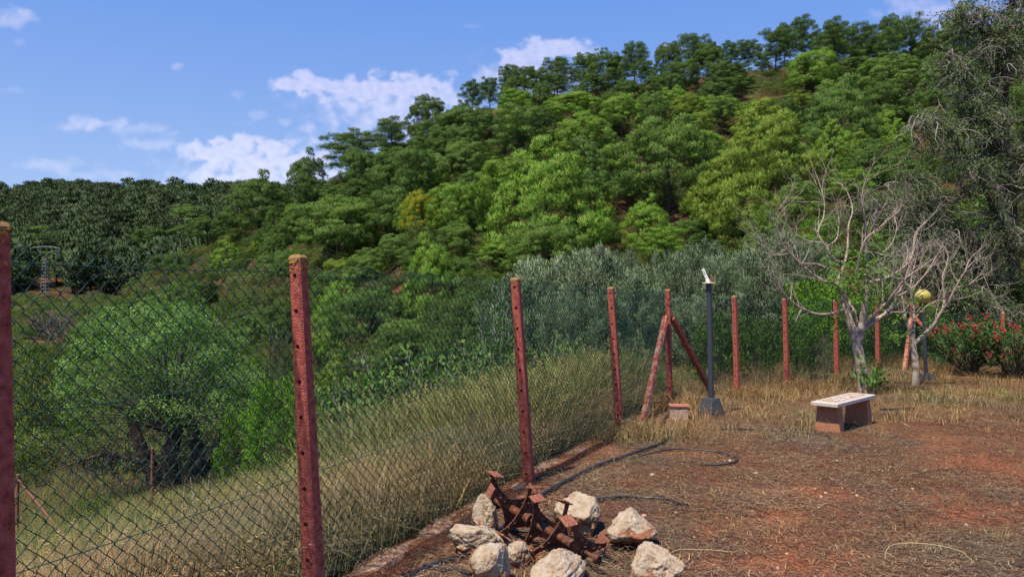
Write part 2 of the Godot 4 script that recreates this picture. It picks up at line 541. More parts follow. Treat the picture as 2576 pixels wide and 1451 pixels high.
func build_materials() -> void:
	M.ground = mat(lin(0.76, 0.76, 0.76), 0.95)
	var lt := litter_texture()
	M.ground.albedo_texture = ImageTexture.create_from_image(lt)
	M.ground.vertex_color_use_as_albedo = true
	M.ground.uv1_triplanar = true
	M.ground.uv1_world_triplanar = true
	M.ground.uv1_scale = Vector3.ONE * 0.43
	M.ground.heightmap_enabled = true
	M.ground.heightmap_texture = grey_tex(512, fnl(31, 0.05, 5))
	M.ground.heightmap_scale = 2.5
	M.ground.metallic_specular = 0.15
	# foliage
	M.pine = leaf_mat(Color(1.0, 1.0, 0.95), Color(0.4, 0.5, 0.22))
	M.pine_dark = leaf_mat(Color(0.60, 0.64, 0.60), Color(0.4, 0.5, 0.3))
	M.pine_deep = leaf_mat(Color(0.74, 0.80, 0.8), Color(0.35, 0.45, 0.2))
	M.pine_olive = leaf_mat(Color(1.38, 1.18, 0.75), Color(0.42, 0.46, 0.2))
	M.pine_yellow = leaf_mat(Color(2.2, 1.45, 0.6), Color(0.6, 0.5, 0.2))
	M.pine_bright = leaf_mat(Color(1.3, 1.34, 0.85), Color(0.42, 0.52, 0.22))
	M.leaf = leaf_mat(Color(1, 1, 1), Color(0.65, 0.8, 0.35))
	M.grass = leaf_mat(Color(0.8, 0.82, 0.82), Color(0.35, 0.32, 0.15), 0.7)
	M.olive_dark = leaf_mat(Color(0.66, 0.74, 0.66), Color(0.5, 0.6, 0.35))
	M.olive_pale = leaf_mat(Color(1.22, 1.18, 1.15), Color(0.6, 0.7, 0.45))
	# bark and wood
	M.bark = tri_mat(ramp_tex(256, fnl(41, 0.05, 5), [[0.0, Color(0.03, 0.022, 0.018)], [0.5, Color(0.075, 0.055, 0.045)], [1.0, Color(0.15, 0.115, 0.09)]], 1.6), 2.0, 0.95, grey_tex(256, fnl(42, 0.06, 4)), 2.0)
	M.pale_bark = tri_mat(ramp_tex(256, fnl(43, 0.02, 5), [[0.0, Color(0.18, 0.12, 0.08)], [0.35, Color(0.32, 0.25, 0.19)], [0.7, Color(0.42, 0.365, 0.30)], [1.0, Color(0.50, 0.45, 0.39)]], 1.4), 1.6, 0.85, grey_tex(256, fnl(44, 0.05, 4)), 0.6)
	M.limb_bark = tri_mat(ramp_tex(256, fnl(45, 0.03, 5), [[0.0, Color(0.19, 0.14, 0.105)], [0.5, Color(0.32, 0.26, 0.21)], [1.0, Color(0.46, 0.40, 0.34)]], 1.5), 2.0, 0.9, grey_tex(256, fnl(44, 0.05, 4)), 0.6)
	M.twig = mat(lin(0.20, 0.16, 0.13), 0.9)
	M.twig.vertex_color_use_as_albedo = true
	M.twig.albedo_color = Color.WHITE
	# red painted concrete
	var red := fnl(51, 0.022, 6)
	M.post = tri_mat(ramp_tex(512, red, [[0.0, Color(0.16, 0.046, 0.036)], [0.25, Color(0.29, 0.074, 0.056)], [0.5, Color(0.34, 0.09, 0.066)], [0.85, Color(0.385, 0.115, 0.085)], [1.0, Color(0.42, 0.17, 0.13)]], 1.3), 1.4, 0.85, grey_tex(512, fnl(52, 0.12, 3)), 0.8)
	M.post_worn = tri_mat(ramp_tex(512, fnl(53, 0.02, 6), [[0.0, Color(0.26, 0.06, 0.045)], [0.4, Color(0.34, 0.10, 0.07)], [0.6, Color(0.38, 0.19, 0.12)], [1.0, Color(0.42, 0.28, 0.18)]], 1.5), 0.8, 0.9, grey_tex(512, fnl(52, 0.12, 3)), 0.8)
	M.lichen = tri_mat(ramp_tex(256, fnl(54, 0.06, 5, FastNoiseLite.TYPE_SIMPLEX), [[0.0, Color(0.12, 0.09, 0.07)], [0.42, Color(0.33, 0.20, 0.13)], [0.56, Color(0.36, 0.27, 0.2)], [0.62, Color(0.40, 0.22, 0.03)], [1.0, Color(0.46, 0.27, 0.03)]], 2.0), 7.0, 0.95, grey_tex(256, fnl(55, 0.15, 3)), 0.5)
	M.orange_lichen = mat(lin(0.36, 0.19, 0.02), 0.95)
	M.wire = mat(lin(0.018, 0.065, 0.045), 0.5)
	M.wire.metallic_specular = 0.35
	M.tie = mat(lin(0.05, 0.03, 0.025), 0.7)
	M.concrete = tri_mat(ramp_tex(512, fnl(56, 0.015, 6), [[0.0, Color(0.15, 0.07, 0.045)], [0.45, Color(0.20, 0.10, 0.068)], [0.7, Color(0.27, 0.18, 0.125)], [1.0, Color(0.34, 0.27, 0.2)]], 1.8), 1.6, 0.95, grey_tex(512, fnl(57, 0.06, 5)), 1.5)
	# stone, iron and the small things
	M.rock = tri_mat(ramp_tex(512, fnl(61, 0.016, 6), [[0.0, Color(0.62, 0.48, 0.36)], [0.3, Color(0.78, 0.68, 0.56)], [0.6, Color(0.88, 0.82, 0.73)], [1.0, Color(0.97, 0.95, 0.90)]], 1.5), 1.6, 0.92, grey_tex(512, fnl(62, 0.05, 6)), 1.0)
	M.rock.vertex_color_use_as_albedo = true
	M.rock_red = tri_mat(ramp_tex(512, fnl(63, 0.016, 6), [[0.0, Color(0.20, 0.06, 0.03)], [0.4, Color(0.34, 0.12, 0.07)], [0.7, Color(0.42, 0.24, 0.15)], [1.0, Color(0.5, 0.38, 0.28)]], 1.7), 2.2, 0.95, grey_tex(512, fnl(62, 0.07, 5)), 1.4)
	M.pebble = tri_mat(ramp_tex(256, fnl(64, 0.03, 5), [[0.0, Color(0.30, 0.14, 0.09)], [0.5, Color(0.42, 0.27, 0.19)], [1.0, Color(0.56, 0.46, 0.38)]], 1.8), 4.0, 0.95)
	M.crag = tri_mat(ramp_tex(256, fnl(65, 0.03, 5), [[0.0, Color(0.14, 0.06, 0.04)], [0.5, Color(0.27, 0.12, 0.08)], [1.0, Color(0.36, 0.2, 0.14)]], 1.8), 0.5, 0.95, grey_tex(256, fnl(66, 0.05, 5)), 6.0)
	M.rust = tri_mat(ramp_tex(512, fnl(67, 0.02, 6), [[0.0, Color(0.05, 0.022, 0.016)], [0.4, Color(0.085, 0.034, 0.021)], [0.7, Color(0.125, 0.05, 0.031)], [1.0, Color(0.20, 0.09, 0.06)]], 1.4), 2.0, 0.8, grey_tex(256, fnl(68, 0.1, 4)), 0.35)
	M.rust_red = tri_mat(ramp_tex(512, fnl(69, 0.03, 6), [[0.0, Color(0.09, 0.035, 0.025)], [0.5, Color(0.23, 0.075, 0.045)], [1.0, Color(0.36, 0.18, 0.13)]], 1.9), 5.0, 0.8, grey_tex(256, fnl(68, 0.1, 4)), 0.35)
	M.rust_pipe = mat(lin(0.19, 0.075, 0.045), 0.75, 0.0)
	M.hose = mat(lin(0.013, 0.014, 0.017), 0.45)
	M.dark_paint = mat(lin(0.035, 0.042, 0.055), 0.55)
	M.cast_base = tri_mat(ramp_tex(256, fnl(73, 0.04, 4), [[0.0, Color(0.025, 0.03, 0.036)], [0.5, Color(0.045, 0.052, 0.062)], [1.0, Color(0.085, 0.09, 0.1)]], 1.6), 3.0, 0.8)
	M.white_plastic = mat(lin(0.78, 0.78, 0.76), 0.3)
	M.cream = mat(lin(0.62, 0.52, 0.36), 0.6)
	M.globe = mat(lin(0.42, 0.36, 0.075), 0.35)
	M.bench_top = tri_mat(ramp_tex(512, fnl(74, 0.03, 5), [[0.0, Color(0.33, 0.28, 0.23)], [0.4, Color(0.48, 0.44, 0.39)], [1.0, Color(0.57, 0.54, 0.50)]], 1.6), 3.0, 0.8, grey_tex(256, fnl(75, 0.1, 3)), 0.25)
	M.bench_rust = tri_mat(ramp_tex(256, fnl(76, 0.03, 5), [[0.0, Color(0.28, 0.11, 0.036)], [0.5, Color(0.34, 0.19, 0.095)], [1.0, Color(0.48, 0.40, 0.33)]], 1.9), 2.2, 0.85)
	M.bench_leg = tri_mat(ramp_tex(512, fnl(77, 0.04, 5), [[0.0, Color(0.22, 0.09, 0.045)], [0.5, Color(0.36, 0.165, 0.09)], [1.0, Color(0.46, 0.25, 0.15)]], 1.6), 2.5, 0.92, grey_tex(256, fnl(75, 0.1, 3)), 0.4)
	M.block = tri_mat(ramp_tex(256, fnl(78, 0.03, 5), [[0.0, Color(0.26, 0.15, 0.11)], [0.5, Color(0.37, 0.26, 0.2)], [1.0, Color(0.47, 0.38, 0.31)]], 1.6), 2.5, 0.92)
	M.tile = tri_mat(ramp_tex(256, fnl(79, 0.03, 5), [[0.0, Color(0.24, 0.085, 0.055)], [1.0, Color(0.37, 0.16, 0.11)]], 1.5), 3.0, 0.85)
	M.steel = mat(lin(0.22, 0.23, 0.23), 0.6, 0.3)

# ------------------------------------------------------------------ pines
# A crown is a heap of needle clumps on boughs. kind: "young" dense upright dome, "round" billowing, "dark" open and tiered, "flat" low and spreading
func pine_parts(kind: String, seed_: int) -> Array:     # [crown, trunk] meshes: 7 m tall, base at 0
	rng.seed = seed_
	var H := 7.0
	var R := 3.3
	var clumps := []      # [centre, radius vector]
	var wood := MB.new()
	var trunk := []
	var lean := Vector3(rf(-0.5, 0.5), 0, rf(-0.5, 0.5)) * (0.3 if kind == "young" else 1.0)
	for i in 7:
		var t := i / 6.0
		trunk.append(Vector3(0, H * 0.93 * t, 0) + lean * t * t + Vector3(rf(-0.08, 0.08), 0, rf(-0.08, 0.08)))
	var tr := []
	for i in 7: tr.append(lerpf(0.14, 0.03, i / 6.0))
	trunk[0].y = -0.6
	tube(wood, trunk, tr, 7, Color.WHITE)
	var nb := {"young": 40, "round": 40, "dark": 46, "flat": 34}[kind] as int
	for i in nb:
		var t := (i + 0.5) / nb
		var y: float
		var reach: float
		if kind == "young":
			y = lerpf(0.06, 0.93, pow(t, 0.85)) * H
			reach = R * (0.13 + 0.87 * pow(1.0 - t, 0.74)) * rf(0.72, 1.02)
		elif kind == "round":
			y = lerpf(0.16, 0.94, pow(t, 0.92)) * H
			reach = R * sqrt(maxf(0.03, 1.0 - pow((y / H - 0.42) / 0.56, 2.0))) * (rf(0.8, 1.0) if i % 4 > 0 else rf(0.2, 0.7))
		elif kind == "dark":
			y = lerpf(0.34, 0.95, pow(t, 0.85)) * H
			reach = R * sqrt(maxf(0.04, 1.0 - pow((y / H - 0.56) / 0.46, 2.0))) * rf(0.3, 1.02)
		else:
			y = lerpf(0.45, 0.95, t) * H
			reach = R * rf(0.35, 1.05) * (1.0 - 0.45 * t)
		var an := i * 2.39996 + rf(-0.4, 0.4)
		var k := clampf(y / H, 0, 0.99) * 6.0
		var ax: Vector3 = (trunk[int(k)] as Vector3).lerp(trunk[mini(int(k) + 1, 6)], k - int(k))
		var tip := Vector3(ax.x + cos(an) * reach, y, ax.z + sin(an) * reach)
		var sz := rf(0.62, 1.0) * (0.44 if kind == "young" else (0.56 if kind == "round" else 0.82))
		var fl: float = {"young": 1.45, "round": 0.9, "dark": 0.62, "flat": 0.5}[kind]
		clumps.append([tip, Vector3(sz, sz * fl, sz)])
		if reach > 1.3 and i % 2 == 0:
			clumps.append([tip.lerp(ax, rf(0.3, 0.6)) + Vector3(rf(-0.3, 0.3), rf(-0.1, 0.35), rf(-0.3, 0.3)), Vector3(sz, sz * fl, sz) * 1.1])
		var b0 := ax - Vector3(0, reach * 0.28, 0)
		tube(wood, [b0, b0.lerp(tip, 0.5) + Vector3(0, -0.12, 0), tip], [0.04, 0.025, 0.01], 4, Color.WHITE, false)
	var leaf := MB.new()
	if kind == "young" or kind == "round":
		full_crown(leaf, kind, H, R, lean, seed_)
		return [leaf.mesh(M.pine), wood.mesh(M.bark)]
	var tufts := {"young": 98, "round": 112, "dark": 150, "flat": 190}[kind] as int
	for q in clumps:
		var cc: Vector3 = q[0]
		var rr: Vector3 = q[1]
		var tone := rf(0.86, 1.14)
		for i in tufts:
			var dv := rv().normalized()
			if dv.y < -0.25 and rng.randf() < 0.6: dv.y = -dv.y
			var rad := pow(rng.randf(), 0.5)
			var p := cc + dv * rr * rad
			var out := (dv * Vector3(1, 1.2, 1) + Vector3(0, 0.35, 0)).normalized()
			var grow := (out * 0.8 + Vector3(0, 0.9 if kind == "young" else 0.45, 0) + rv(0.45)).normalized()
			var L := rf(0.12, 0.23) * (1.2 if kind == "young" else 1.0)
			var g := tone * rf(0.75, 1.25)
			var yel := rf(0.8, 1.22)
			var col := Color(0.090 * g * yel, 0.172 * g, 0.034 * g)
			if rng.randf() < 0.05: col = Color(0.11 * g, 0.08 * g, 0.035 * g)
			for b in 5:
				var dr := (grow + rv(0.42)).normalized() * L
				var sd := dr.cross(rv()).normalized() * rf(0.009, 0.017)
				leaf.spike(p + rv(0.09), dr, sd, out, col)
	return [leaf.mesh(M.pine), wood.mesh(M.bark)]

# needles spread through a lobed body: the outline bulges and hollows, holes let the dark inside show
func full_crown(leaf: MB, kind: String, H: float, R: float, lean: Vector3, seed_: int) -> void:
	var lobe := fnl(seed_ + 5, 1.0, 3)
	var hole := fnl(seed_ + 6, 0.62, 2)
	var young := kind == "young"
	var cy := (0.36 if young else 0.50) * H
	var up := (0.62 if young else 0.47) * H
	var dn := (0.34 if young else 0.30) * H
	var amp := 0.30 if young else 0.36
	var L := func(q: Vector3) -> float: return 1.0 + amp * lobe.get_noise_3dv(q * 1.5) + 0.24 * lobe.get_noise_3dv(q * 3.6 + Vector3(9, 0, 3))
	# puffs of needles sit on that body, dense on their upper, outer side and hollow below
	for i in 265:
		var dv := rv().normalized()
		if dv.y < (-0.92 if young else -0.6): dv.y = -dv.y
		var inner := i % 6 == 0
		var l0: float = L.call(dv)
		var k := dv * l0 * (rf(0.35, 0.75) if inner else rf(0.84, 1.0))
		if hole.get_noise_3dv(dv * 2.2) < -0.3 and not inner: continue
		var y := k.y * (up if k.y > 0.0 else dn)
		var rad := R * 0.93
		if young and k.y > 0.0: rad *= lerpf(1.0, 0.6, clampf(k.y, 0, 1))      # drawn in towards a pointed top
		var c := Vector3(k.x * rad, cy + y, k.z * rad) + lean * pow(clampf((cy + y) / H, 0, 1), 2.0)
		var sz := rf(0.28, 0.62) * (0.9 if young else 1.05)
		var face := (dv * Vector3(1, 0.6, 1) * 0.8 + Vector3(0, 0.75, 0)).normalized()
		var tone := rf(0.84, 1.16)
		for t in int(72.0 * pow(sz / 0.45, 1.7)):
			var q := rv().normalized()
			if q.dot(face) < -0.25: q = (q + face * 1.2).normalized()
			var p := c + q * sz * Vector3(1, 1.1 if young else 0.85, 1) * pow(rng.randf(), 0.22)
			var out := (q * 0.8 + face * 0.45).normalized()
			var grow := (q * 0.55 + Vector3(0, 0.95 if young else 0.6, 0) + rv(0.35)).normalized()
			var len := rf(0.10, 0.20) * (1.2 if young else 1.0)
			var g := tone * rf(0.8, 1.2)
			var yel := rf(0.84, 1.2)
			var col := Color(0.090 * g * yel, 0.172 * g, 0.034 * g)
			if rng.randf() < 0.05: col = Color(0.11 * g, 0.08 * g, 0.035 * g)
			for b in 5:
				var dr := (grow + rv(0.4)).normalized() * len
				leaf.spike(p + rv(0.05), dr, dr.cross(rv()).normalized() * rf(0.010, 0.019), out, col)

var pine_proto := {}
func build_pine_protos() -> void:
	for k in [["young", 3], ["round", 4], ["dark", 3], ["flat", 2]]:
		var l := []
		for i in k[1]: l.append(pine_parts(k[0], 900 + i * 17 + int(k[0].length()) * 131))
		pine_proto[k[0]] = l

var pines := []      # Vector3(x, radius, z) of those already standing
func pine(at: Vector3, w: float, h: float, kind: String, tone: String, label: String, group: String, called := "pine_tree") -> Node3D:
	var pr: Array = pine_proto[kind]
	var v: Array = pr[rng.randi() % pr.size()]
	var o := thing(called, label, "tree", at, group)
	o.rotation.y = rf(0, PI2)
	o.scale = Vector3(w / 6.9, h / 7.0, w / 6.9)
	part("trunk", v[1], o)
	var cr := part("crown", v[0], o)
	if tone == "" and rng.randf() < 0.5: tone = "deep"
	elif tone == "bright" and rng.randf() < 0.38: tone = "olive" if rng.randf() < 0.55 else ""
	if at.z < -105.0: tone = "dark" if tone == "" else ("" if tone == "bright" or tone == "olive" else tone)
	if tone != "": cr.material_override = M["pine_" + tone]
	pines.append(Vector3(at.x, w * 0.5, at.z))
	return o

# a pine whose foot and tip lie in those directions from the eye, standing on the ground there
func pine_at(u: float, vb: float, w: float, h: float, kind: String, tone: String, label: String, group: String, called := "pine_tree") -> void:
	var p := spot(u, vb, 8.0)
	if p.y < -900 or (u > 560 and -p.z > 200.0):
		var r := ridge((u - CU) / FOC)
		var d: float = r[2] + rf(-1.0, 3.0)
		p = on((u - CU) / FOC * d, d)
	var dd := -p.z
	var top := EYE + (CV - (vb - h)) / FOC * dd
	pine(p, w / FOC * dd * (1.22 if kind == "young" or kind == "round" else 1.25), maxf(1.0, top - p.y), kind, tone, label, group, called)

func build_pines() -> void:
	build_pine_protos()
	rng.seed = 4242
	var G := "pines on the near hillside"
	# direction of the foot, width and height as seen, kind, tone, label
	var big := [
		[1372, 672, 300, 300, "young", "bright", "big dense bright green pine in the middle of the hillside"],
		[1845, 612, 215, 232, "young", "bright", "broad bright green pine rising behind the olive trees"],
		[1935, 490, 240, 222, "young", "bright", "wide bright green pine just above the broad pine behind the olives"],
		[2115, 402, 175, 195, "young", "", "tall dense pine left of the grey weeping tree"],
		[1685, 562, 205, 262, "round", "bright", "large round-topped pine with its dark bare trunk showing below the crown"],
		[850, 678, 195, 182, "round", "", "wide mid green pine behind the nearest whole red post"],
		[1062, 630, 90, 150, "round", "yellow", "yellowing pine with ochre needles"],
		[1155, 625, 128, 166, "round", "bright", "olive green pine touching the yellowing one"],
		[1088, 835, 150, 230, "young", "bright", "young bright green pine with a pointed top beyond the fence"],
		[840, 905, 125, 170, "young", "bright", "small pointed young pine right of the nearest whole red post"],
		[648, 592, 150, 150, "young", "dark", "broad dark tiered pine at the left foot of the near ridge"],
		[775, 532, 105, 146, "young", "dark", "dark conical pine alone on the ridge left of the dry grass"],
		[888, 466, 150, 136, "dark", "dark", "spreading flat-topped dark pine on the ridge right of the dry grass"],
		[988, 412, 112, 114, "dark", "dark", "dark rounded ridge pine with sky showing through its right side"],
		[1073, 390, 92, 144, "round", "dark", "tall dark pine on the ridge below the cloud end"],
		[745, 622, 72, 114, "round", "", "small slender pine on the shrub slope above the red post"],
		[1466, 428, 130, 138, "round", "bright", "bright round-headed pine above the big dense middle pine"],
		[1440, 332, 134, 98, "round", "bright", "wide light green pine under the crag"],
		[1597, 205, 70, 100, "dark", "dark", "umbrella-shaped dark pine standing clear on the skyline"],
		[1402, 208, 80, 64, "dark", "dark", "dark round pine on the skyline by the white cloud"],
		[2245, 260, 145, 116, "round", "", "broad olive green pine high on the slope left of the weeping tree"],
		[2050, 262, 104, 138, "round", "bright", "light green pine above the tall dense pine"],
		[1625, 652, 124, 152, "young", "bright", "short bright young pine between the olives and the bare trunk"],
		[985, 618, 114, 142, "round", "", "mid green pine left of the yellowing pine"],
		[1345, 402, 110, 130, "round", "dark", "dark green pine right of the rocky gully"],
		[1280, 432, 62, 144, "round", "dark", "narrow dark pine beside the rocky gully"],
		[640, 905, 130, 110, "young", "", "bushy young pine behind the almond tree"],
		[395, 835, 100, 102, "young", "", "young pine showing above the almond tree"],
		[2300, 205, 90, 168, "dark", "dark", "open dark skyline pine with sky showing through, next to the weeping tree"],
		[2022, 172, 70, 132, "dark", "dark", "highest dark pine on the skyline"],
		[1820, 248, 75, 96, "round", "bright", "narrow light green pine left of the grassy clearing"],
		[1868, 260, 78, 70, "flat", "bright", "low light green pine at the left edge of the grassy clearing"]]
	for q in big: pine_at(q[0], q[1], q[2], q[3], q[4], q[5], q[6], G)
	var mid := [
		[1145, 402, 104, 128, "round", ""], [990, 502, 104, 108, "round", ""], [903, 517, 64, 68, "round", "dark"], [1078, 497, 100, 103, "round", ""], [1165, 472, 104, 120, "round", ""], [945, 692, 98, 70, "flat", ""], [885, 708, 66, 48, "flat", "bright"],
		[1305, 297, 64, 62, "round", ""], [1368, 282, 48, 74, "round", ""], [1720, 242, 80, 88, "round", ""], [1565, 352, 100, 112, "round", "bright"], [1635, 338, 70, 106, "round", ""], [1697, 306, 68, 87, "round", "bright"], [1185, 374, 118, 100, "round", ""],
		[1535, 406, 48, 86, "young", ""], [1375, 402, 78, 70, "round", "bright"], [1550, 454, 80, 90, "round", "bright"], [1590, 532, 114, 94, "round", ""], [1520, 562, 54, 108, "young", "bright"], [1260, 692, 95, 86, "round", "bright"], [1205, 697, 95, 62, "flat", ""], [1510, 642, 95, 86, "round", ""],
		[2100, 442, 105, 130, "young", "bright"], [2230, 387, 80, 110, "young", "bright"], [2265, 394, 66, 88, "young", "bright"], [2055, 258, 62, 78, "flat", ""], [2010, 292, 78, 60, "flat", "bright"], [2155, 214, 78, 72, "round", ""], [2190, 182, 84, 84, "round", ""], [2245, 292, 114, 44, "flat", ""], [2270, 332, 104, 58, "flat", ""],
		[1762, 352, 64, 72, "round", "bright"], [1730, 322, 74, 84, "round", "bright"], [1785, 312, 78, 68, "round", "bright"], [1830, 317, 68, 76, "round", "bright"], [1895, 352, 94, 100, "young", "bright"], [2100, 172, 78, 100, "round", ""], [2180, 470, 120, 110, "young", ""], [2260, 470, 110, 90, "young", ""], [2010, 560, 120, 110, "young", ""], [1990, 420, 100, 110, "young", ""],
		[1230, 560, 90, 100, "round", ""], [1440, 470, 80, 80, "round", "bright"], [1620, 420, 90, 90, "round", "bright"], [1780, 430, 100, 100, "round", "bright"], [1745, 640, 90, 90, "round", ""], [1110, 560, 90, 80, "round", ""], [1040, 690, 90, 70, "flat", ""], [1150, 730, 100, 80, "round", ""], [900, 600, 90, 80, "round", ""]]
	mid.sort_custom(func(a, b): return a[0] < b[0])
	for i in mid.size():
		var q: Array = mid[i]
		pine_at(q[0], q[1], q[2], q[3], q[4], q[5], "%s %s pine in mid slope, %s from left of the medium ones" % [{"": "green", "bright": "light green", "dark": "dark green"}[q[5]], {"round": "rounded", "young": "bushy", "flat": "low spreading"}[q[4]], ordinal(i + 1)], G)
	var sky_line := [[1187, 286, 60, 86], [1232, 268, 50, 76], [1280, 242, 56, 80], [1320, 247, 66, 82], [1468, 202, 60, 68], [1523, 252, 90, 122], [1625, 227, 60, 78], [1395, 252, 76, 66], [1685, 232, 66, 122], [1745, 192, 92, 108], [1790, 190, 50, 84], [1840, 187, 70, 84], [1886, 182, 52, 84], [1955, 187, 86, 118], [1977, 152, 48, 96], [2105, 192, 82, 146],
		[2170, 192, 96, 134], [2238, 182, 78, 110], [2244, 152, 56, 114], [1560, 210, 60, 70], [2060, 170, 60, 96], [2360, 190, 90, 120], [2420, 190, 90, 140], [2500, 200, 90, 140], [1500, 250, 60, 60], [1650, 250, 60, 60], [1860, 215, 60, 60], [1920, 190, 50, 60], [690, 545, 60, 70], [560, 590, 70, 60]]
	sky_line.sort_custom(func(a, b): return a[0] < b[0])
	for i in sky_line.size():
		var q: Array = sky_line[i]
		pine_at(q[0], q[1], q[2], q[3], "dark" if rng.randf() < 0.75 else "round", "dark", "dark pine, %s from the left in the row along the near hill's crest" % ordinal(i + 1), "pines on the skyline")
	var left := [[480, 602, 100, 82, "round"], [520, 627, 84, 80, "round"], [458, 642, 80, 75, "round"], [375, 657, 82, 85, "round"], [305, 688, 72, 76, "round"], [253, 667, 78, 68, "round"], [150, 662, 90, 78, "round"], [80, 642, 98, 76, "round"], [62, 655, 66, 54, "round"], [195, 702, 84, 78, "round"], [65, 722, 104, 78, "dark"], [140, 717, 94, 62, "dark"], [225, 737, 104, 78, "round"],
		[250, 614, 34, 42, "round"], [300, 732, 94, 76, "dark"], [20, 700, 80, 70, "round"], [340, 700, 70, 60, "round"], [420, 700, 70, 62, "round"], [10, 650, 70, 60, "round"], [110, 690, 80, 60, "round"]]
	left.sort_custom(func(a, b): return a[0] < b[0])
	for i in left.size():
		var q: Array = left[i]
		pine_at(q[0], q[1], q[2], q[3], q[4], "" if rng.randf() < 0.6 else "bright", "green pine in the left valley, %s from the left among those below the far hill" % ordinal(i + 1), "pines in the left valley")
	# more of the same between them on the slope
	var made := 0
	var tries := 0
	while made < 52 and tries < 6000:
		tries += 1
		var a := rf(-0.30, 0.72)
		var d := rf(52.0, 150.0)
		var x := a * d
		var r := ridge(a)
		if d > r[2] + 8.0 or d < r[0] + 18.0: continue
		if bareness(x, -d) > 0.15: continue
		var h := gh(x, -d)
		var u := CU + a * FOC
		var v := CV - (h - EYE) / d * FOC
		if u > 1890 and u < 2000 and v > 195 and v < 275: continue
		if u > 790 and u < 880 and v > 440 and v < 520: continue
		var w := rf(3.6, 6.2)
		var ok := true
		for q in pines:
			if Vector2(q.x - x, q.z + d).length() < (q.y + w * 0.5) * 0.78:
				ok = false
				break
		if not ok: continue
		made += 1
		pine(on(x, d), w, w * rf(0.85, 1.25), ["round", "round", "dark", "flat", "young"][rng.randi() % 5], ["", "", "bright", "dark"][rng.randi() % 4], "smaller pine filling the slope between the larger hillside pines", G)
	made = 0
	tries = 0
	while made < 22 and tries < 6000:
		tries += 1
		var a := rf(-0.2, 0.62)
		var r := ridge(a)
		var d := rf(r[0] + 6.0, 64.0)
		var x := a * d
		if bareness(x, -d) > 0.1: continue
		var w := rf(2.4, 4.4)
		var ok := true
		for q in pines:
			if Vector2(q.x - x, q.z + d).length() < (q.y + w * 0.5) * 0.7:
				ok = false
				break
		if not ok: continue
		made += 1
		pine(on(x, d), w, w * rf(0.75, 1.1), ["round", "young", "flat"][rng.randi() % 3], ["", "bright", "bright"][rng.randi() % 3], "small pine growing low on the slope above the olive trees", G)
	# young growth in the valley behind the left bays of the fence
	made = 0
	tries = 0
	while made < 46 and tries < 5000:
		tries += 1
		var a := rf(-0.55, -0.04)
		var d := rf(27.0, 92.0)
		var x := a * d
		if d < 40.0 and a < -0.35: continue
		if bareness(x, -d) > 0.2: continue
		var w := rf(1.8, 4.2)
		var ok := true
		for q in pines:
			if Vector2(q.x - x, q.z + d).length() < (q.y + w * 0.5) * 0.7:
				ok = false
				break
		if not ok: continue
		made += 1
		pine(on(x, d), w, w * rf(0.7, 1.15), ["round", "young", "young"][rng.randi() % 3], ["", "bright", "", "dark"][rng.randi() % 4], "young pine of the green growth in the valley beyond the left bays", "young pines in the valley")
	build_far_forest()

func build_far_forest() -> void:
	rng.seed = 777
	var protos := []
	for k in 3:
		var mb := MB.new()
		for i in 13:
			var t := (i + 0.5) / 13.0
			var an := i * 2.4 + rf(-0.4, 0.4)
			var y := lerpf(2.6, 6.6, t)
			var rr := 2.9 * sqrt(maxf(0.08, 1.0 - pow((y - 4.0) / 2.9, 2.0))) * rf(0.4, 1.0)
			var c := Vector3(cos(an) * rr, y, sin(an) * rr)
			var g0 := rf(0.8, 1.2)
			for j in 75:
				var dv := rv().normalized()
				if dv.y < -0.2: dv.y = -dv.y
				var p := c + dv * Vector3(1.25, 0.8, 1.25) * pow(rng.randf(), 0.4)
				var g := g0 * rf(0.8, 1.2)
				var dr := (dv + Vector3(0, 0.6, 0) + rv(0.6)).normalized() * rf(0.5, 0.8)
				mb.spike(p, dr, dr.cross(rv()).normalized() * rf(0.10, 0.17), (dv + Vector3(0, 0.4, 0)).normalized(), Color(0.046 * g, 0.076 * g, 0.034 * g))
		tube(mb, [Vector3(0, -0.5, 0), Vector3(0.1, 5.0, 0)], [0.16, 0.06], 5, Color(0.05, 0.04, 0.035))
		protos.append(mb.mesh(M.pine))
	var sets := [[], [], []]
	var cols := [[], [], []]
	var named := 0
	var grid := {}
	for i in 60000:
		var d := rf(165.0, 470.0)
		var a := rf(-0.78, -0.22)
		var x := a * d
		if bareness(x, -d) > 0.12: continue
		if nz2.get_noise_2d(x * 1.6, d * 1.6) < -0.22 and rng.randf() < 0.85: continue
		var r := ridge(a)
		if d < r[2] + 30.0: continue
		if absf(a + 0.605) < 0.035 and d < 250.0: continue
		var key := Vector2i(int(floor(x / 4.9)), int(floor(d / 4.9)))
		if grid.has(key): continue
		grid[key] = true
		var s := rf(0.8, 1.75)
		var b := Basis(Vector3.UP, rf(0, PI2)).scaled(Vector3(s * rf(0.85, 1.15), s * rf(0.8, 1.1), s * rf(0.85, 1.15)))
		var xf := Transform3D(b, on(x, d))
		var k := rng.randi() % 3
		if d < 235.0 and named < 60 and a < -0.3:
			named += 1
			var o := thing("pine_tree", "distant pine at the foot of the far wooded hill", "tree", xf.origin, "pines at the foot of the far hill")
			o.basis = b
			part("crown", protos[k], o)
			continue
		sets[k].append(xf)
		var g := rf(0.6, 1.3)
		cols[k].append(Color(g * rf(0.9, 1.1), g, g * rf(0.9, 1.1)))
	for k in 3: stuff("far_pine_wood", protos[k], sets[k], cols[k], ["dense dark pine wood covering the far hill at left", "dark pines of the far wooded hill along its ridge and flank", "far pine wood on the hill behind the lattice mast"][k], "wood")

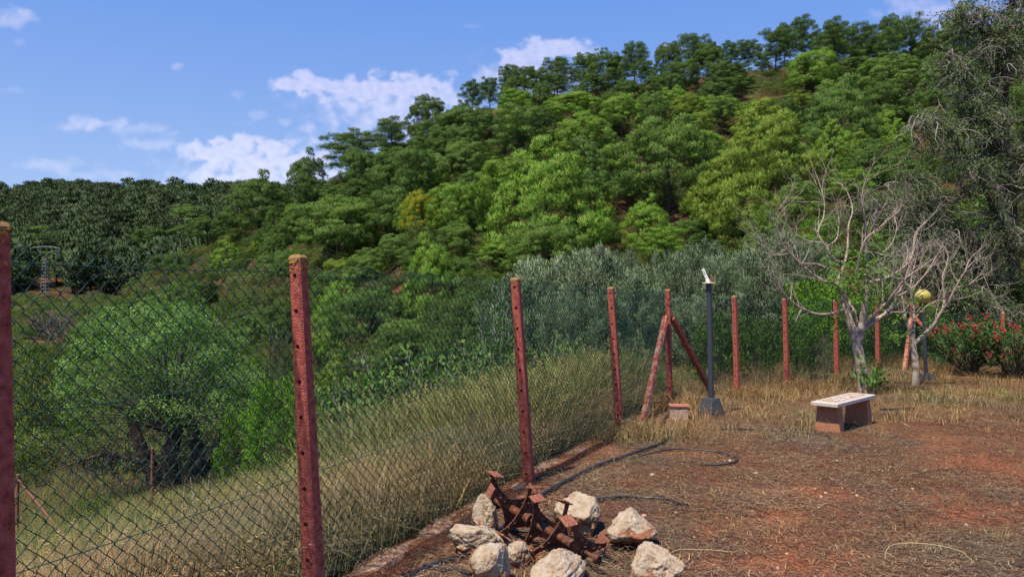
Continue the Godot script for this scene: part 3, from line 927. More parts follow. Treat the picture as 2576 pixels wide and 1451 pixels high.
func ordinal(n: int) -> String:
	var ones := ["", "first", "second", "third", "fourth", "fifth", "sixth", "seventh", "eighth", "ninth", "tenth", "eleventh", "twelfth", "thirteenth", "fourteenth", "fifteenth", "sixteenth", "seventeenth", "eighteenth", "nineteenth"]
	if n < 20: return ones[n]
	var tens := {2: "twenty", 3: "thirty", 4: "forty", 5: "fifty", 6: "sixty", 7: "seventy", 8: "eighty", 9: "ninety"}
	if n % 10 == 0: return (tens[n / 10] as String).trim_suffix("y") + "ieth"
	return tens[n / 10] + "-" + ones[n % 10]

# ------------------------------------------------------------------ broadleaf plants
# a heap of leaf clumps: list of [centre, radii]; leaves are kites of length ll and half width lw
func leaves(mb: MB, clumps: Array, count: int, ll: float, lw: float, cols: Array, up := 0.4, droop := 0.0, shell := 0.45) -> void:
	for q in clumps:
		var cc: Vector3 = q[0]
		var rr: Vector3 = q[1]
		var tone := rf(0.8, 1.2)
		for i in count:
			var dv := rv().normalized()
			if dv.y < -0.3 and rng.randf() < 0.5: dv.y = -dv.y
			var p := cc + dv * rr * pow(rng.randf(), shell)
			var out := (dv + Vector3(0, 0.35, 0)).normalized()
			var dr := (out * 0.7 + Vector3(0, up - droop, 0) + rv(0.7)).normalized() * ll * rf(0.6, 1.3)
			var sd := dr.cross(rv()).normalized() * lw * rf(0.7, 1.3)
			var g := tone * rf(0.72, 1.28)
			var c: Color = cols[rng.randi() % cols.size()]
			mb.blade(p, dr, sd, out, Color(c.r * g, c.g * g, c.b * g))

func dome(n: int, R: float, H: float, sz: float, low := 0.1) -> Array:   # clumps filling a rounded bush or crown
	var l := []
	for i in n:
		var t := (i + 0.5) / n
		var y := lerpf(low, 0.92, t)
		var rr := R * sqrt(maxf(0.06, 1.0 - pow((y - 0.35) / 0.68, 2.0))) * sqrt(rf(0.12, 1.0))
		var an := i * 2.39996 + rf(-0.5, 0.5)
		var s := sz * rf(0.7, 1.15)
		l.append([Vector3(cos(an) * rr, y * H, sin(an) * rr), Vector3(s, s * 0.85, s)])
	return l

func stems(mb: MB, clumps: Array, col: Color, r0: float, base := Vector3.ZERO, fork := 0.3) -> void:
	for q in clumps:
		var e: Vector3 = q[0]
		var b := base + Vector3(rf(-0.06, 0.06), 0, rf(-0.06, 0.06))
		var m := b.lerp(e, 0.5) + Vector3(rf(-0.1, 0.1), e.y * fork * 0.4, rf(-0.1, 0.1))
		tube(mb, [b, m, e], [r0, r0 * 0.6, r0 * 0.2], 4, col, false)

var bush_proto := {}
func build_bush_protos() -> void:     # each 1 m across the radius, about 1.5 m tall, at base 0
	rng.seed = 3131
	var kinds := {
		"mastic": [[Color(0.035, 0.075, 0.018), Color(0.05, 0.095, 0.02), Color(0.08, 0.14, 0.022)], 0.075, 0.02],
		"scrub": [[Color(0.10, 0.145, 0.035), Color(0.12, 0.15, 0.045), Color(0.08, 0.115, 0.03)], 0.07, 0.016],
		"grey": [[Color(0.12, 0.14, 0.075), Color(0.10, 0.115, 0.07), Color(0.15, 0.15, 0.085)], 0.08, 0.012],
		"dry": [[Color(0.17, 0.12, 0.07), Color(0.12, 0.085, 0.055), Color(0.20, 0.16, 0.085)], 0.09, 0.01],
		"bright": [[Color(0.10, 0.22, 0.018), Color(0.13, 0.25, 0.02), Color(0.065, 0.16, 0.016)], 0.052, 0.014]}
	for k in kinds:
		var l := []
		for i in 2:
			var cl := dome(26, 0.85, 1.45, 0.34)
			var mb := MB.new()
			leaves(mb, cl, (330 if k == "bright" else 170) if k != "dry" else 110, kinds[k][1], kinds[k][2], kinds[k][0])
			var w := MB.new()
			stems(w, cl, Color(0.09, 0.07, 0.055), 0.016)
			l.append([mb.mesh(M.leaf), w.mesh(M.twig)])
		bush_proto[k] = l

func bush(at: Vector3, w: float, h: float, kind: String, label: String, called := "shrub", group := "") -> Node3D:
	var v: Array = bush_proto[kind][rng.randi() % 2]
	var o := thing(called, label, "shrub", at - Vector3(0, 0.04, 0), group)
	o.rotation.y = rf(0, PI2)
	o.scale = Vector3(w * 0.5 / 1.05, h / 1.62, w * 0.5 / 1.05)
	part("stems", v[1], o)
	part("foliage", v[0], o)
	return o

func bush_at(u: float, vb: float, w: float, h: float, kind: String, label: String, d := 0.0, called := "shrub", group := "") -> Node3D:
	var p := spot(u, vb, 5.0) if d == 0.0 else on((u - CU) / FOC * d, d)
	var dd := -p.z
	var top := EYE + (CV - (vb - h)) / FOC * dd
	return bush(p, w / FOC * dd, maxf(0.4, top - p.y), kind, label, called, group)

func build_shrubs() -> void:
	build_bush_protos()
	rng.seed = 616
	# shrubs one can tell apart behind the yard fence
	bush_at(1800, 985, 150, 215, "mastic", "dark mastic bush behind the braced corner post and the lamp post", 16.6, "mastic_bush")
	bush_at(1905, 985, 150, 205, "mastic", "dark mastic bush directly behind the post right of the lamp", 17.6, "mastic_bush")
	bush_at(2010, 975, 130, 190, "mastic", "dark mastic bush at the left of the bare pale tree trunk", 18.6, "mastic_bush")
	bush_at(2075, 968, 90, 130, "grey", "greyish bush between the two posts left of the bare tree", 18.4, "grey_bush")
	bush_at(2170, 960, 150, 190, "mastic", "dark bush behind the bare tree trunk", 21.5, "mastic_bush")
	bush_at(2290, 950, 180, 190, "mastic", "dark bush behind the far braced fence corner", 24.0, "mastic_bush")
	bush_at(2440, 940, 170, 180, "mastic", "dark bush under the weeping tree", 24.5, "mastic_bush")
	bush_at(2560, 940, 170, 260, "mastic", "dark bush at the right edge under the weeping tree", 22.5, "mastic_bush")
	bush_at(2050, 850, 210, 165, "bright", "bright green leafy tree crown behind the bare branches", 22.0, "leafy_bush")
	bush_at(2170, 850, 170, 130, "bright", "green leafy bush under the bare tree's crown", 22.6, "leafy_bush")
	bush_at(690, 1125, 190, 200, "bright", "vivid green bush left of the nearest whole red post", 17.5, "leafy_bush")
	bush_at(615, 1135, 160, 130, "bright", "vivid green bush at the almond tree's right foot", 18.5, "leafy_bush")
	bush_at(110, 1010, 170, 160, "scrub", "broad mid green shrub at the far left beside the first post", 26.0)
	bush_at(60, 1180, 110, 80, "scrub", "low shrub at the foot of the rusty braced stake", 22.0)
	bush_at(230, 1320, 140, 90, "scrub", "low leafy shrub in the field grass by the rusty brace", 14.6)
	bush_at(1650, 1000, 60, 80, "bright", "small green shoot behind the left brace of the corner post", 13.9, "leafy_bush")
	bush_at(700, 905, 90, 120, "grey", "grey green bush beside the red post above the field", 23.0, "grey_bush")
	# undergrowth on the slopes: each its own bush
	var made := 0
	var tries := 0
	while made < 290 and tries < 9000:
		tries += 1
		var a := rf(-0.70, 0.62)
		var d := rf(24.0, 95.0)
		if a > -0.1 and d < 30.0: continue
		var x := a * d
		var rr := ridge(a)
		if d > rr[2] - 5.0 and a > -0.45: continue
		if bareness(x, -d) > 0.2: continue
		var ok := rng.randf() < (1.0 if a < -0.1 else 0.75)
		var w := rf(1.3, 3.0)
		for q in pines:
			if Vector2(q.x - x, q.z + d).length() < q.y * 0.6: ok = false
		if not ok: continue
		made += 1
		var k: String = ["mastic", "scrub", "scrub", "scrub", "grey", "dry", "mastic", "bright"][rng.randi() % 8]
		if k == "bright" and rng.randf() < 0.6: k = "scrub"
		var lb: String = {"mastic": "dark green shrub", "scrub": "mid green scrub bush", "grey": "greyish scrub bush", "dry": "dry brown scrub bush", "bright": "bright green shrub"}[k]
		bush(on(x, d), w, w * rf(0.5, 0.8), k, lb + (" on the shrubby spur at left" if a < -0.2 else " in the undergrowth between the hillside pines"), "shrub", "shrubs of the slopes")
	# low cover that nobody could count
	for kk in [["scrub", 3400], ["dry", 1100], ["grey", 1100], ["mastic", 1800]]:
		var xs := []
		var cs := []
		var n := 0
		while xs.size() < kk[1] and n < 20000:
			n += 1
			var a := rf(-0.74, 0.70) if rng.randf() < 0.5 else rf(-0.72, -0.02)
			var d := 24.0 + 130.0 * pow(rng.randf(), 1.6)
			var x := a * d
			if a > -0.1 and d < 28.0: continue
			if bareness(x, -d) > 0.3: continue
			var w := rf(0.35, 1.0) * (1.0 + d * 0.006)
			xs.append(Transform3D(Basis(Vector3.UP, rf(0, PI2)).scaled(Vector3(w, w * rf(0.4, 0.8), w)), on(x, d) - Vector3(0, 0.05, 0)))
			var g := rf(0.75, 1.25)
			cs.append(Color(g * rf(0.9, 1.15), g, g * rf(0.85, 1.1)))
		stuff("undergrowth", bush_proto[kk[0]][0][0], xs, cs, {"scrub": "low green undergrowth spread over the slopes", "dry": "dry brown ground cover on the slopes", "grey": "low grey scrub cover on the slopes", "mastic": "low dark green cover under the pines"}[kk[0]], "undergrowth")

# ------------------------------------------------------------------ olives, almond, fig
func build_olives() -> void:
	rng.seed = 2024
	var protos := []
	var C := [Color(0.13, 0.185, 0.105), Color(0.18, 0.235, 0.15), Color(0.10, 0.15, 0.08), Color(0.22, 0.27, 0.20)]
	for i in 3:
		var cl := dome(62, 1.75, 3.9, 0.52, 0.22)
		for j in 18:
			var q: Array = cl[rng.randi() % cl.size()]
			cl.append([q[0] + Vector3(rf(-0.3, 0.3), rf(0.1, 0.3), rf(-0.3, 0.3)), Vector3(0.2, 0.28, 0.2)])
		var mb := MB.new()
		leaves(mb, cl, 290, 0.11, 0.016, C, 0.55)
		var w := MB.new()
		tube(w, [Vector3(0, -0.4, 0), Vector3(0.08, 0.5, 0.05), Vector3(-0.05, 1.1, 0.1)], [0.22, 0.17, 0.13], 8, Color.WHITE)
		stems(w, cl, Color.WHITE, 0.045, Vector3(-0.02, 1.0, 0.08))
		protos.append([mb.mesh(M.leaf), w.mesh(M.bark)])
	var list := [
		[1285, 905, 165, 235, 24.0, "dark rounded olive tree at the left end of the grey-green row"], [1355, 890, 150, 270, 26.5, "silvery olive tree left of the second tall red post"], [1475, 880, 165, 290, 26.0, "tallest silvery olive tree in the row"],
		[1572, 870, 80, 270, 28.0, "narrow olive tree right of the tallest one"], [1615, 870, 130, 225, 25.0, "dull grey olive tree behind the last red post before the corner"], [1692, 860, 110, 248, 26.0, "olive tree above the braced corner post"],
		[1768, 860, 125, 280, 28.0, "olive tree with a dark rounded top behind the lamp post"], [1815, 880, 120, 262, 24.5, "olive tree directly behind the lamp bulb"], [1890, 880, 150, 270, 26.0, "broad olive tree right of the lamp post"],
		[1965, 870, 140, 310, 27.5, "olive tree behind the bare tree's left branches"], [2050, 870, 130, 290, 29.0, "olive tree hidden behind the bare tree's middle"], [1420, 900, 120, 190, 23.0, "low olive tree filling the gap behind the fence mesh"], [1530, 890, 130, 180, 23.0, "low dark olive tree behind the fence beside the third post"], [1740, 900, 110, 170, 22.0, "low olive tree behind the corner brace"]]
	for q in list:
		var d: float = q[4]
		var p := on((q[0] - CU) / FOC * d, d)
		var o := thing("olive_tree", q[5], "tree", p, "row of olive trees behind the fence")
		var top: float = EYE + (CV - (q[1] - q[3])) / FOC * d
		var w: float = q[2] / FOC * d * 1.4
		o.rotation.y = rf(0, PI2)
		o.scale = Vector3(w / 4.1, (top - p.y) / 4.25, w / 4.1)
		var v: Array = protos[rng.randi() % 3]
		part("trunk", v[1], o)
		var cr := part("crown", v[0], o)
		var lb: String = q[5]
		var tn := 1 if lb.contains("dark") else (2 if lb.contains("silvery") else 0)
		if tn > 0: cr.material_override = M.olive_dark if tn == 1 else M.olive_pale

func build_almond() -> void:
	rng.seed = 88
	var d := 20.0
	var p := on((425.0 - CU) / FOC * d, d)
	var o := thing("almond_tree", "large almond tree with drooping light green leaves and dark split trunks", "tree", p)
	var w := MB.new()
	var bk := Color.WHITE
	# dark trunks fanning from one foot, one long low bough to the right
	for q in [[Vector3(-0.2, 0, 0), Vector3(-0.55, 1.1, 0.2), Vector3(-0.9, 2.2, 0.3), 0.2], [Vector3(0.0, 0, 0.1), Vector3(0.05, 1.2, 0.0), Vector3(0.3, 2.6, -0.2), 0.26], [Vector3(0.35, 0, 0), Vector3(0.75, 0.9, -0.1), Vector3(0.6, 2.2, 0.3), 0.22], [Vector3(0.5, 0.1, 0), Vector3(1.0, 0.75, 0.2), Vector3(1.5, 1.9, 0.1), 0.17]]:
		tube(w, [q[0] - Vector3(0, 0.5, 0), q[0].lerp(q[1], 0.5) + rv(0.08), q[1], q[1].lerp(q[2], 0.5) + rv(0.12), q[2]], [q[3] * 1.25, q[3], q[3] * 0.85, q[3] * 0.7, q[3] * 0.5], 8, bk)
	tube(w, [Vector3(0.7, 0.55, 0.2), Vector3(1.1, 1.0, 0.4), Vector3(1.7, 1.25, 0.5), Vector3(2.4, 1.15, 0.5), Vector3(2.75, 0.95, 0.5)], [0.13, 0.10, 0.075, 0.05, 0.03], 6, bk)
	tube(w, [Vector3(-0.5, 0.9, 0.3), Vector3(-1.3, 1.2, 0.6), Vector3(-2.0, 1.0, 0.8), Vector3(-2.6, 0.75, 0.8)], [0.09, 0.06, 0.035, 0.015], 5, bk)
	part("trunk", w.mesh(M.bark), o)
	var tw := MB.new()
	for i in 330:                                     # low tangle of bare dark twigs
		var a := rf(-2.3, 1.5)
		var b := Vector3(a, rf(0.5, 1.9), rf(-0.6, 1.2))
		var e := b + Vector3(rf(-0.9, 0.6), rf(-0.9, 0.5), rf(-0.4, 0.6))
		tube(tw, [b, b.lerp(e, 0.5) + rv(0.12), e], [0.012, 0.008, 0.004], 3, Color(0.05, 0.04, 0.036) * rf(0.7, 1.6), false)
	var cl := []
	for i in 105:
		var t := (i + 0.5) / 105.0
		var y := lerpf(2.0, 4.7, t)
		var rr := 2.55 * sqrt(maxf(0.05, 1.0 - pow((y - 2.5) / 2.35, 2.0))) * sqrt(rf(0.1, 1.0))
		var an := i * 2.39996 + rf(-0.5, 0.5)
		var s := rf(0.32, 0.55)
		cl.append([Vector3(cos(an) * rr - 0.05, y, sin(an) * rr), Vector3(s, s * 0.9, s)])
	stems(tw, cl, Color(0.07, 0.055, 0.045), 0.03, Vector3(0.1, 1.6, 0), 0.2)
	part("twigs", tw.mesh(M.twig), o)
	var mb := MB.new()
	leaves(mb, cl, 300, 0.10, 0.012, [Color(0.12, 0.22, 0.055), Color(0.09, 0.17, 0.042), Color(0.16, 0.26, 0.085)], 0.0, 0.35)
	part("crown", mb.mesh(M.leaf), o)

func build_fig() -> void:
	rng.seed = 99
	var list := [[880, 1125, 150, 150, 14.2, "fig shrub low behind the right of the nearest whole post"], [985, 1110, 190, 190, 14.6, "fig shrub with pale bare stems in the middle of the fence bay"], [1105, 1090, 190, 190, 15.5, "spreading fig shrub with green figs behind the mesh"], [1215, 1050, 170, 165, 16.6, "fig shrub left of the second tall red post"], [1395, 985, 150, 120, 18.6, "leafy fig branches right of the second tall red post"], [1255, 900, 120, 85, 19.0, "upright fig shoots standing above the others"]]
	for q in list:
		var d: float = q[4]
		var p := on((q[0] - CU) / FOC * d, d)
		var W: float = q[2] / FOC * d * 0.62
		var H: float = maxf(0.9, EYE + (CV - (q[1] - q[3])) / FOC * d - p.y) * 1.15
		var o := thing("fig_shrub", q[5], "shrub", p, "fig shrubs beyond the mesh")
		var w := MB.new()
		var mb := MB.new()
		for i in 46:
			var an := rf(0, PI2)
			var r := W * sqrt(rf(0.05, 1.0))
			var e := Vector3(cos(an) * r, H * rf(0.35, 1.0), sin(an) * r)
			var b := Vector3(rf(-0.15, 0.15), 0, rf(-0.15, 0.15))
			var m := b.lerp(e, 0.5) + Vector3(rf(-0.15, 0.15), rf(0.0, 0.2), rf(-0.15, 0.15))
			tube(w, [b, m, e], [0.022, 0.015, 0.006], 4, Color(0.26, 0.23, 0.19) * rf(0.7, 1.2), false)
			for j in 17:
				var pt := m.lerp(e, rf(0.1, 1.05)) + rv(0.12)
				var out := (rv().normalized() + Vector3(0, 0.7, 0)).normalized()
				var dr := (out + rv(0.5)).normalized() * rf(0.09, 0.17)
				var g := rf(0.65, 1.25)
				mb.blade(pt, dr, dr.cross(rv()).normalized() * rf(0.028, 0.05), out, Color(0.10 * g, 0.19 * g, 0.04 * g))
		part("stems", w.mesh(M.twig), o)
		part("foliage", mb.mesh(M.leaf), o)

# ------------------------------------------------------------------ the fence
# A square concrete post: tapered, edges chamfered, with real holes through it along its local z. Returns the mesh, foot at y = y0.
func post_mesh(y0: float, h: float, wb: float, wt: float, seed_: int, m: Material, first := 0.13, step := 0.2, cut := 0.0) -> ArrayMesh:
	var mb := MB.new()
	var jit := fnl(seed_, 9.0, 3)
	var cells := [y0]
	var holes := []
	var y := h - first + step * 0.5 if first < step * 0.5 else h - first + minf(step, first) * 0.5
	var yy := h - first
	var bounds := []
	while yy > y0 + 0.12:
		bounds.append(yy)
		yy -= step
	bounds.reverse()
	var top_flat := h - 0.016
	var edges := [y0]
	for i in bounds.size() - 1: edges.append((bounds[i] + bounds[i + 1]) * 0.5)
	edges.append(minf(bounds[-1] + step * 0.5, h - 0.035))
	edges.append(top_flat)
	var W := func(yq: float) -> float: return lerpf(wb, wt, clampf((yq - y0) / (h - y0), 0, 1)) * 0.5
	var P := func(p: Vector3) -> Vector3:
		var k := 0.0022
		return p + Vector3(jit.get_noise_3dv(p * 1.0 + Vector3(7, 0, 0)), 0, jit.get_noise_3dv(p + Vector3(0, 0, 31))) * k
	for c in edges.size() - 1:
		var a: float = edges[c]
		var b: float = edges[c + 1]
		var wa: float = W.call(a)
		var wv: float = W.call(b)
		var ca := wa - 0.011
		var cb := wv - 0.011
		var wh := 0.0
		for q in bounds:
			if q > a and q < b: wh = q
		var n := 4                                    # finer steps so that edges can be uneven
		for s in n:
			var ya := lerpf(a, b, float(s) / n)
			var yb := lerpf(a, b, float(s + 1) / n)
			var w0 := lerpf(wa, wv, float(s) / n)
			var w1 := lerpf(wa, wv, float(s + 1) / n)
			var k0 := w0 - 0.011
			var k1 := w1 - 0.011
			for g in [-1.0, 1.0]:
				mb.quad(P.call(Vector3(g * w0, ya, -k0)), P.call(Vector3(g * w0, ya, k0)), P.call(Vector3(g * w1, yb, k1)), P.call(Vector3(g * w1, yb, -k1)), Color.WHITE)
				for f in [-1.0, 1.0]:
					mb.quad(P.call(Vector3(g * k0, ya, f * w0)), P.call(Vector3(g * w0, ya, f * k0)), P.call(Vector3(g * w1, yb, f * k1)), P.call(Vector3(g * k1, yb, f * w1)), Color.WHITE)
		for f in [-1.0, 1.0]:
			var pa := Vector3(-ca, a, f * wa)
			var pb := Vector3(ca, a, f * wa)
			var pc := Vector3(cb, b, f * wv)
			var pd := Vector3(-cb, b, f * wv)
			if wh == 0.0:
				mb.quad(P.call(pa), P.call(pb), P.call(pc), P.call(pd), Color.WHITE)
				continue
			var wz: float = W.call(wh)
			var rim := []
			for i in 16: 
				var t := i / 4
				var fr := (i % 4) / 4.0
				var cs := [pa, pb, pc, pd, pa]
				rim.append((cs[t] as Vector3).lerp(cs[t + 1], fr))
			var hole := []
			var rad := 0.0135
			for i in 16:
				var q: Vector3 = rim[i]
				var an := -PI * 0.75 + PI2 * i / 16.0
				hole.append(Vector3(cos(an) * rad, wh + sin(an) * rad * 1.05, f * wz))
			for i in 16:
				var j := (i + 1) % 16
				mb.quad(P.call(rim[i]), P.call(rim[j]), P.call(hole[j]), P.call(hole[i]), Color.WHITE)
				if f > 0:
					var o: Vector3 = hole[i]
					var o2: Vector3 = hole[j]
					mb.quad(P.call(o), P.call(o2), P.call(Vector3(o2.x, o2.y, -wz)), P.call(Vector3(o.x, o.y, -wz)), Color.WHITE)
	# the top, its rim broken off a little
	var wt2: float = W.call(top_flat)
	var k2 := wt2 - 0.011
	var ring := [Vector3(-k2, 0, -wt2), Vector3(k2, 0, -wt2), Vector3(wt2, 0, -k2), Vector3(wt2, 0, k2), Vector3(k2, 0, wt2), Vector3(-k2, 0, wt2), Vector3(-wt2, 0, k2), Vector3(-wt2, 0, -k2)]
	var low := []
	var hi := []
	for q in ring:
		low.append(P.call(q + Vector3(0, top_flat, 0)))
		hi.append(q * 0.72 + Vector3(0, h + jit.get_noise_2d(q.x * 9.0, q.z * 9.0) * 0.008, 0))
	for i in 8: mb.quad(low[i], low[(i + 1) % 8], hi[(i + 1) % 8], hi[i], Color.WHITE)
	for i in 6: mb.tri(hi[0], hi[i + 1], hi[i + 2], Color.WHITE)
	return mb.mesh(m)

func lichen_patch(mb: MB, at: Vector3, nrm: Vector3, r: float) -> void:
	var a := nrm.cross(Vector3.UP if absf(nrm.y) < 0.8 else Vector3.RIGHT).normalized()
	var b := nrm.cross(a)
	var n := 9
	var pts := []
	for i in n:
		var an := PI2 * i / n
		var q := r * rf(0.55, 1.15)
		pts.append(at + a * cos(an) * q + b * sin(an) * q)
	for i in n: mb.tri(at + nrm * 0.003, pts[i] + nrm * 0.0008, pts[(i + 1) % n] + nrm * 0.0008, Color.WHITE)

# posts: foot x, foot depth, lean of the head (x, depth) in metres, height, turn of the holed face
var POSTS := [
	[-1.848, 2.80, -0.03, 0.0, 2.06, "red concrete post cut by the left edge of the picture"],
	[-1.115, 4.40, -0.105, 0.0, 2.015, "tall red concrete post with lichen on its head, nearest one seen whole"],
	[0.165, 7.50, -0.135, 0.0, 1.975, "red concrete post whose foot stands behind the rusty iron rotor"],
	[1.425, 10.20, -0.125, 0.0, 1.95, "leaning red concrete post, second left of the braced corner"],
	[2.69, 13.20, -0.03, 0.0, 1.95, "red concrete corner post held by two slanting braces near the lamp post"],
	[4.255, 14.60, -0.06, 0.0, 1.87, "red concrete post just right of the lamp post"],
	[5.64, 15.85, -0.05, 0.0, 1.83, "red concrete post, second right of the lamp post"],
	[7.27, 17.30, -0.03, 0.0, 1.80, "red concrete post left of the pale tree trunk"],
	[8.90, 18.80, -0.02, 0.0, 1.80, "red concrete post between the two pale tree trunks"],
	[10.70, 20.60, -0.05, 0.0, 1.85, "far red corner post with two braces behind the globe lamp"],
	[11.78, 18.50, -0.04, 0.0, 1.52, "short red post standing in the red oleander"]]

func foot(i: int) -> Vector3: return on(POSTS[i][0], POSTS[i][1])
func post_head(i: int, h: float) -> Vector3: return foot(i) + Vector3(POSTS[i][2], 0, -POSTS[i][3]) * (h / 2.0) + Vector3(0, h, 0)

func aim(o: Node3D, dir: Vector3, face: Vector3) -> void:      # local y along dir, local z as near to face as can be
	var y := dir.normalized()
	var z := (face - y * face.dot(y)).normalized()
	o.basis = Basis(y.cross(z), y, z)

func build_fence() -> void:
	rng.seed = 55
	var along1 := Vector3(0.387, 0, -0.922)
	var along2 := Vector3(0.744, 0, -0.668)
	for i in POSTS.size():
		var p := foot(i)
		var h: float = POSTS[i][4]
		var o := thing("fence_post", POSTS[i][5], "post", p, "red concrete fence posts")
		var fc := -along1 if i < 5 else (-along2 if i < 9 else Vector3(-0.3, 0, 1.0))
		if i == 10: fc = Vector3(0.75, 0, 0.66)
		aim(o, Vector3(POSTS[i][2], 2.0, -POSTS[i][3]), fc)
		var wb := 0.104
		var wt := 0.079
		part("shaft", post_mesh(-0.35, h, wb, wt, 300 + i, M.post, [0.1, 0.115, 0.09, 0.075, 0.26, 0.10, 0.09, 0.1, 0.1, 0.1, 0.1][i], 0.2), o)
		# weathered head with lichen
		var cap := MB.new()
		var hb := wt * 0.5 + 0.0022
		var rt := [Vector2(-1, -1), Vector2(1, -1), Vector2(1, 1), Vector2(-1, 1)]
		var lo := []
		var up := []
		var nn := 20
		for k in nn:
			var an := PI2 * k / nn
			var cx := clampf(cos(an) * 1.35, -1, 1) * hb
			var cz := clampf(sin(an) * 1.35, -1, 1) * hb
			lo.append(Vector3(cx * 1.012, h - (0.02 + 0.05 * rng.randf() * rng.randf()) * (1.0 if i in [1, 2, 5, 9] else 0.7), cz * 1.012))
			up.append(Vector3(cx, h - 0.013, cz))
		for k in nn:
			var j := (k + 1) % nn
			cap.quad(lo[k], lo[j], up[j], up[k], Color.WHITE)
			cap.quad(up[k], up[j], up[j] * Vector3(0.74, 1, 0.74) + Vector3(0, 0.018, 0), up[k] * Vector3(0.74, 1, 0.74) + Vector3(0, 0.018, 0), Color.WHITE)
			cap.tri(up[k] * Vector3(0.74, 1, 0.74) + Vector3(0, 0.018, 0), up[j] * Vector3(0.74, 1, 0.74) + Vector3(0, 0.018, 0), Vector3(0, h + 0.007, 0), Color.WHITE)
		part("head", cap.mesh(M.lichen), o)
		if i < 3:
			var li := MB.new()
			for k in (26 if i < 2 else 8):
				var yq := h - 0.02 - absf(rng.randfn(0.0, 0.055))
				var wq := lerpf(wb, wt, yq / h) * 0.5 + 0.0026
				if rng.randf() < 0.62: lichen_patch(li, Vector3(wq, yq, rf(-0.03, 0.03)), Vector3(1, 0, 0), rf(0.003, 0.011))
				else: lichen_patch(li, Vector3(rf(-0.03, 0.03), yq, wq), Vector3(0, 0, 1), rf(0.003, 0.009))
			part("lichen", li.mesh(M.orange_lichen), o)
	build_braces()
	build_mesh()
	build_footing()

func brace(a: Vector3, b: Vector3, face: Vector3, m: Material, label: String, s: int) -> void:
	var o := thing("brace_strut", label, "strut", a, "slanting concrete braces")
	aim(o, b - a, face)
	part("shaft", post_mesh(-0.2, (b - a).length(), 0.092, 0.086, s, m, 0.16, 0.165), o)

func build_braces() -> void:
	var t := post_head(4, 1.47)
	brace(on(1.97, 11.55), t + Vector3(-0.06, 0.02, 0.09), Vector3(0.75, 0.2, 0.6), M.post_worn, "slanting brace with worn paint left of the corner post", 401)
	brace(on(3.74, 14.35), t + Vector3(0.07, 0.0, -0.03), Vector3(0.5, 0.3, 0.8), M.post, "slanting red brace behind the lamp post", 402)
	var t2 := post_head(9, 1.35)
	brace(on(10.15, 20.0), t2 + Vector3(-0.05, 0, 0.04), Vector3(0.5, 0.2, 0.8), M.post_worn, "short brace left of the far corner post", 403)
	brace(on(11.5, 19.6), t2 + Vector3(0.06, 0, 0.04), Vector3(-0.3, 0.4, 0.8), M.post, "long slanting red brace in front of the oleander", 404)
	# rusty ties round the corner post
	var o := thing("tie_wire", "twisted dark wire ties round the braced corner post", "wire", foot(4))
	for hh in [1.86, 1.74, 1.22, 1.17, 0.72, 0.68, 0.3]:
		var mb := MB.new()
		var pts := []
		var c: Vector3 = Vector3(POSTS[4][2], 0, 0) * hh / 2.0
		for k in 13:
			var an := PI2 * k / 12.0 + 0.4
			pts.append(c + Vector3(clampf(cos(an) * 1.3, -1, 1) * 0.062, hh + 0.012 * sin(an * 2.0), clampf(sin(an) * 1.3, -1, 1) * 0.062).rotated(Vector3.UP, 0.4))
		var rr := []
		for k in 13: rr.append(0.0032)
		tube(mb, pts, rr, 4, Color.WHITE)
		if hh == 0.68 or hh == 1.86 or hh == 1.17:
			tube(mb, [pts[0], pts[0] + Vector3(0.05, 0.01, 0.02), pts[0] + Vector3(0.09, -0.01, 0.02)], [0.006, 0.006, 0.004], 4, Color.WHITE)
		part("tie", mb.mesh(M.tie), o)

# one woven wire of chain link, zigzag between the columns k and k + 1
func zigzag(mb: MB, A0: Vector3, A1: Vector3, la: Vector3, lb: Vector3, t0: float, t1: float, h0: float, h1: float, step: float, flip: int, out: Vector3, r: float) -> void:
	var n := int((h1 - h0) / step)
	var pts := []
	for i in n + 1:
		var h := h1 - i * step
		var t := t0 if (i + flip) % 2 == 0 else t1
		var p := (A0 + la * h).lerp(A1 + lb * h, t) + Vector3(0, h, 0)
		p += out * (0.004 if (i + flip) % 2 == 0 else -0.004) + Vector3(rf(-1, 1), rf(-1, 1), rf(-1, 1)) * 0.0028
		pts.append(p)
	# the knuckle: the wire's end bent over at the top edge
	var e: Vector3 = pts[0]
	pts.insert(0, e + Vector3(0, 0.022, 0) + out * 0.012 + (A1 - A0).normalized() * rf(-0.006, 0.006))
	pts.insert(0, e + Vector3(0, rf(0.012, 0.03), 0) + out * 0.03 + (A1 - A0).normalized() * rf(-0.022, 0.022))
	var last: Vector3
	for i in pts.size() - 1:
		var a: Vector3 = pts[i]
		var b: Vector3 = pts[i + 1]
		var d := (b - a).normalized()
		var s := d.cross(out).normalized()
		var o2 := s.cross(d)
		for k in 3:
			var n0 := s * cos(k * 2.0944) + o2 * sin(k * 2.0944)
			var n1 := s * cos((k + 1) * 2.0944) + o2 * sin((k + 1) * 2.0944)
			mb.tri_n(a + n0 * r, a + n1 * r, b + n1 * r, n0, n1, n1, Color.WHITE)
			mb.tri_n(a + n0 * r, b + n1 * r, b + n0 * r, n0, n1, n0, Color.WHITE)

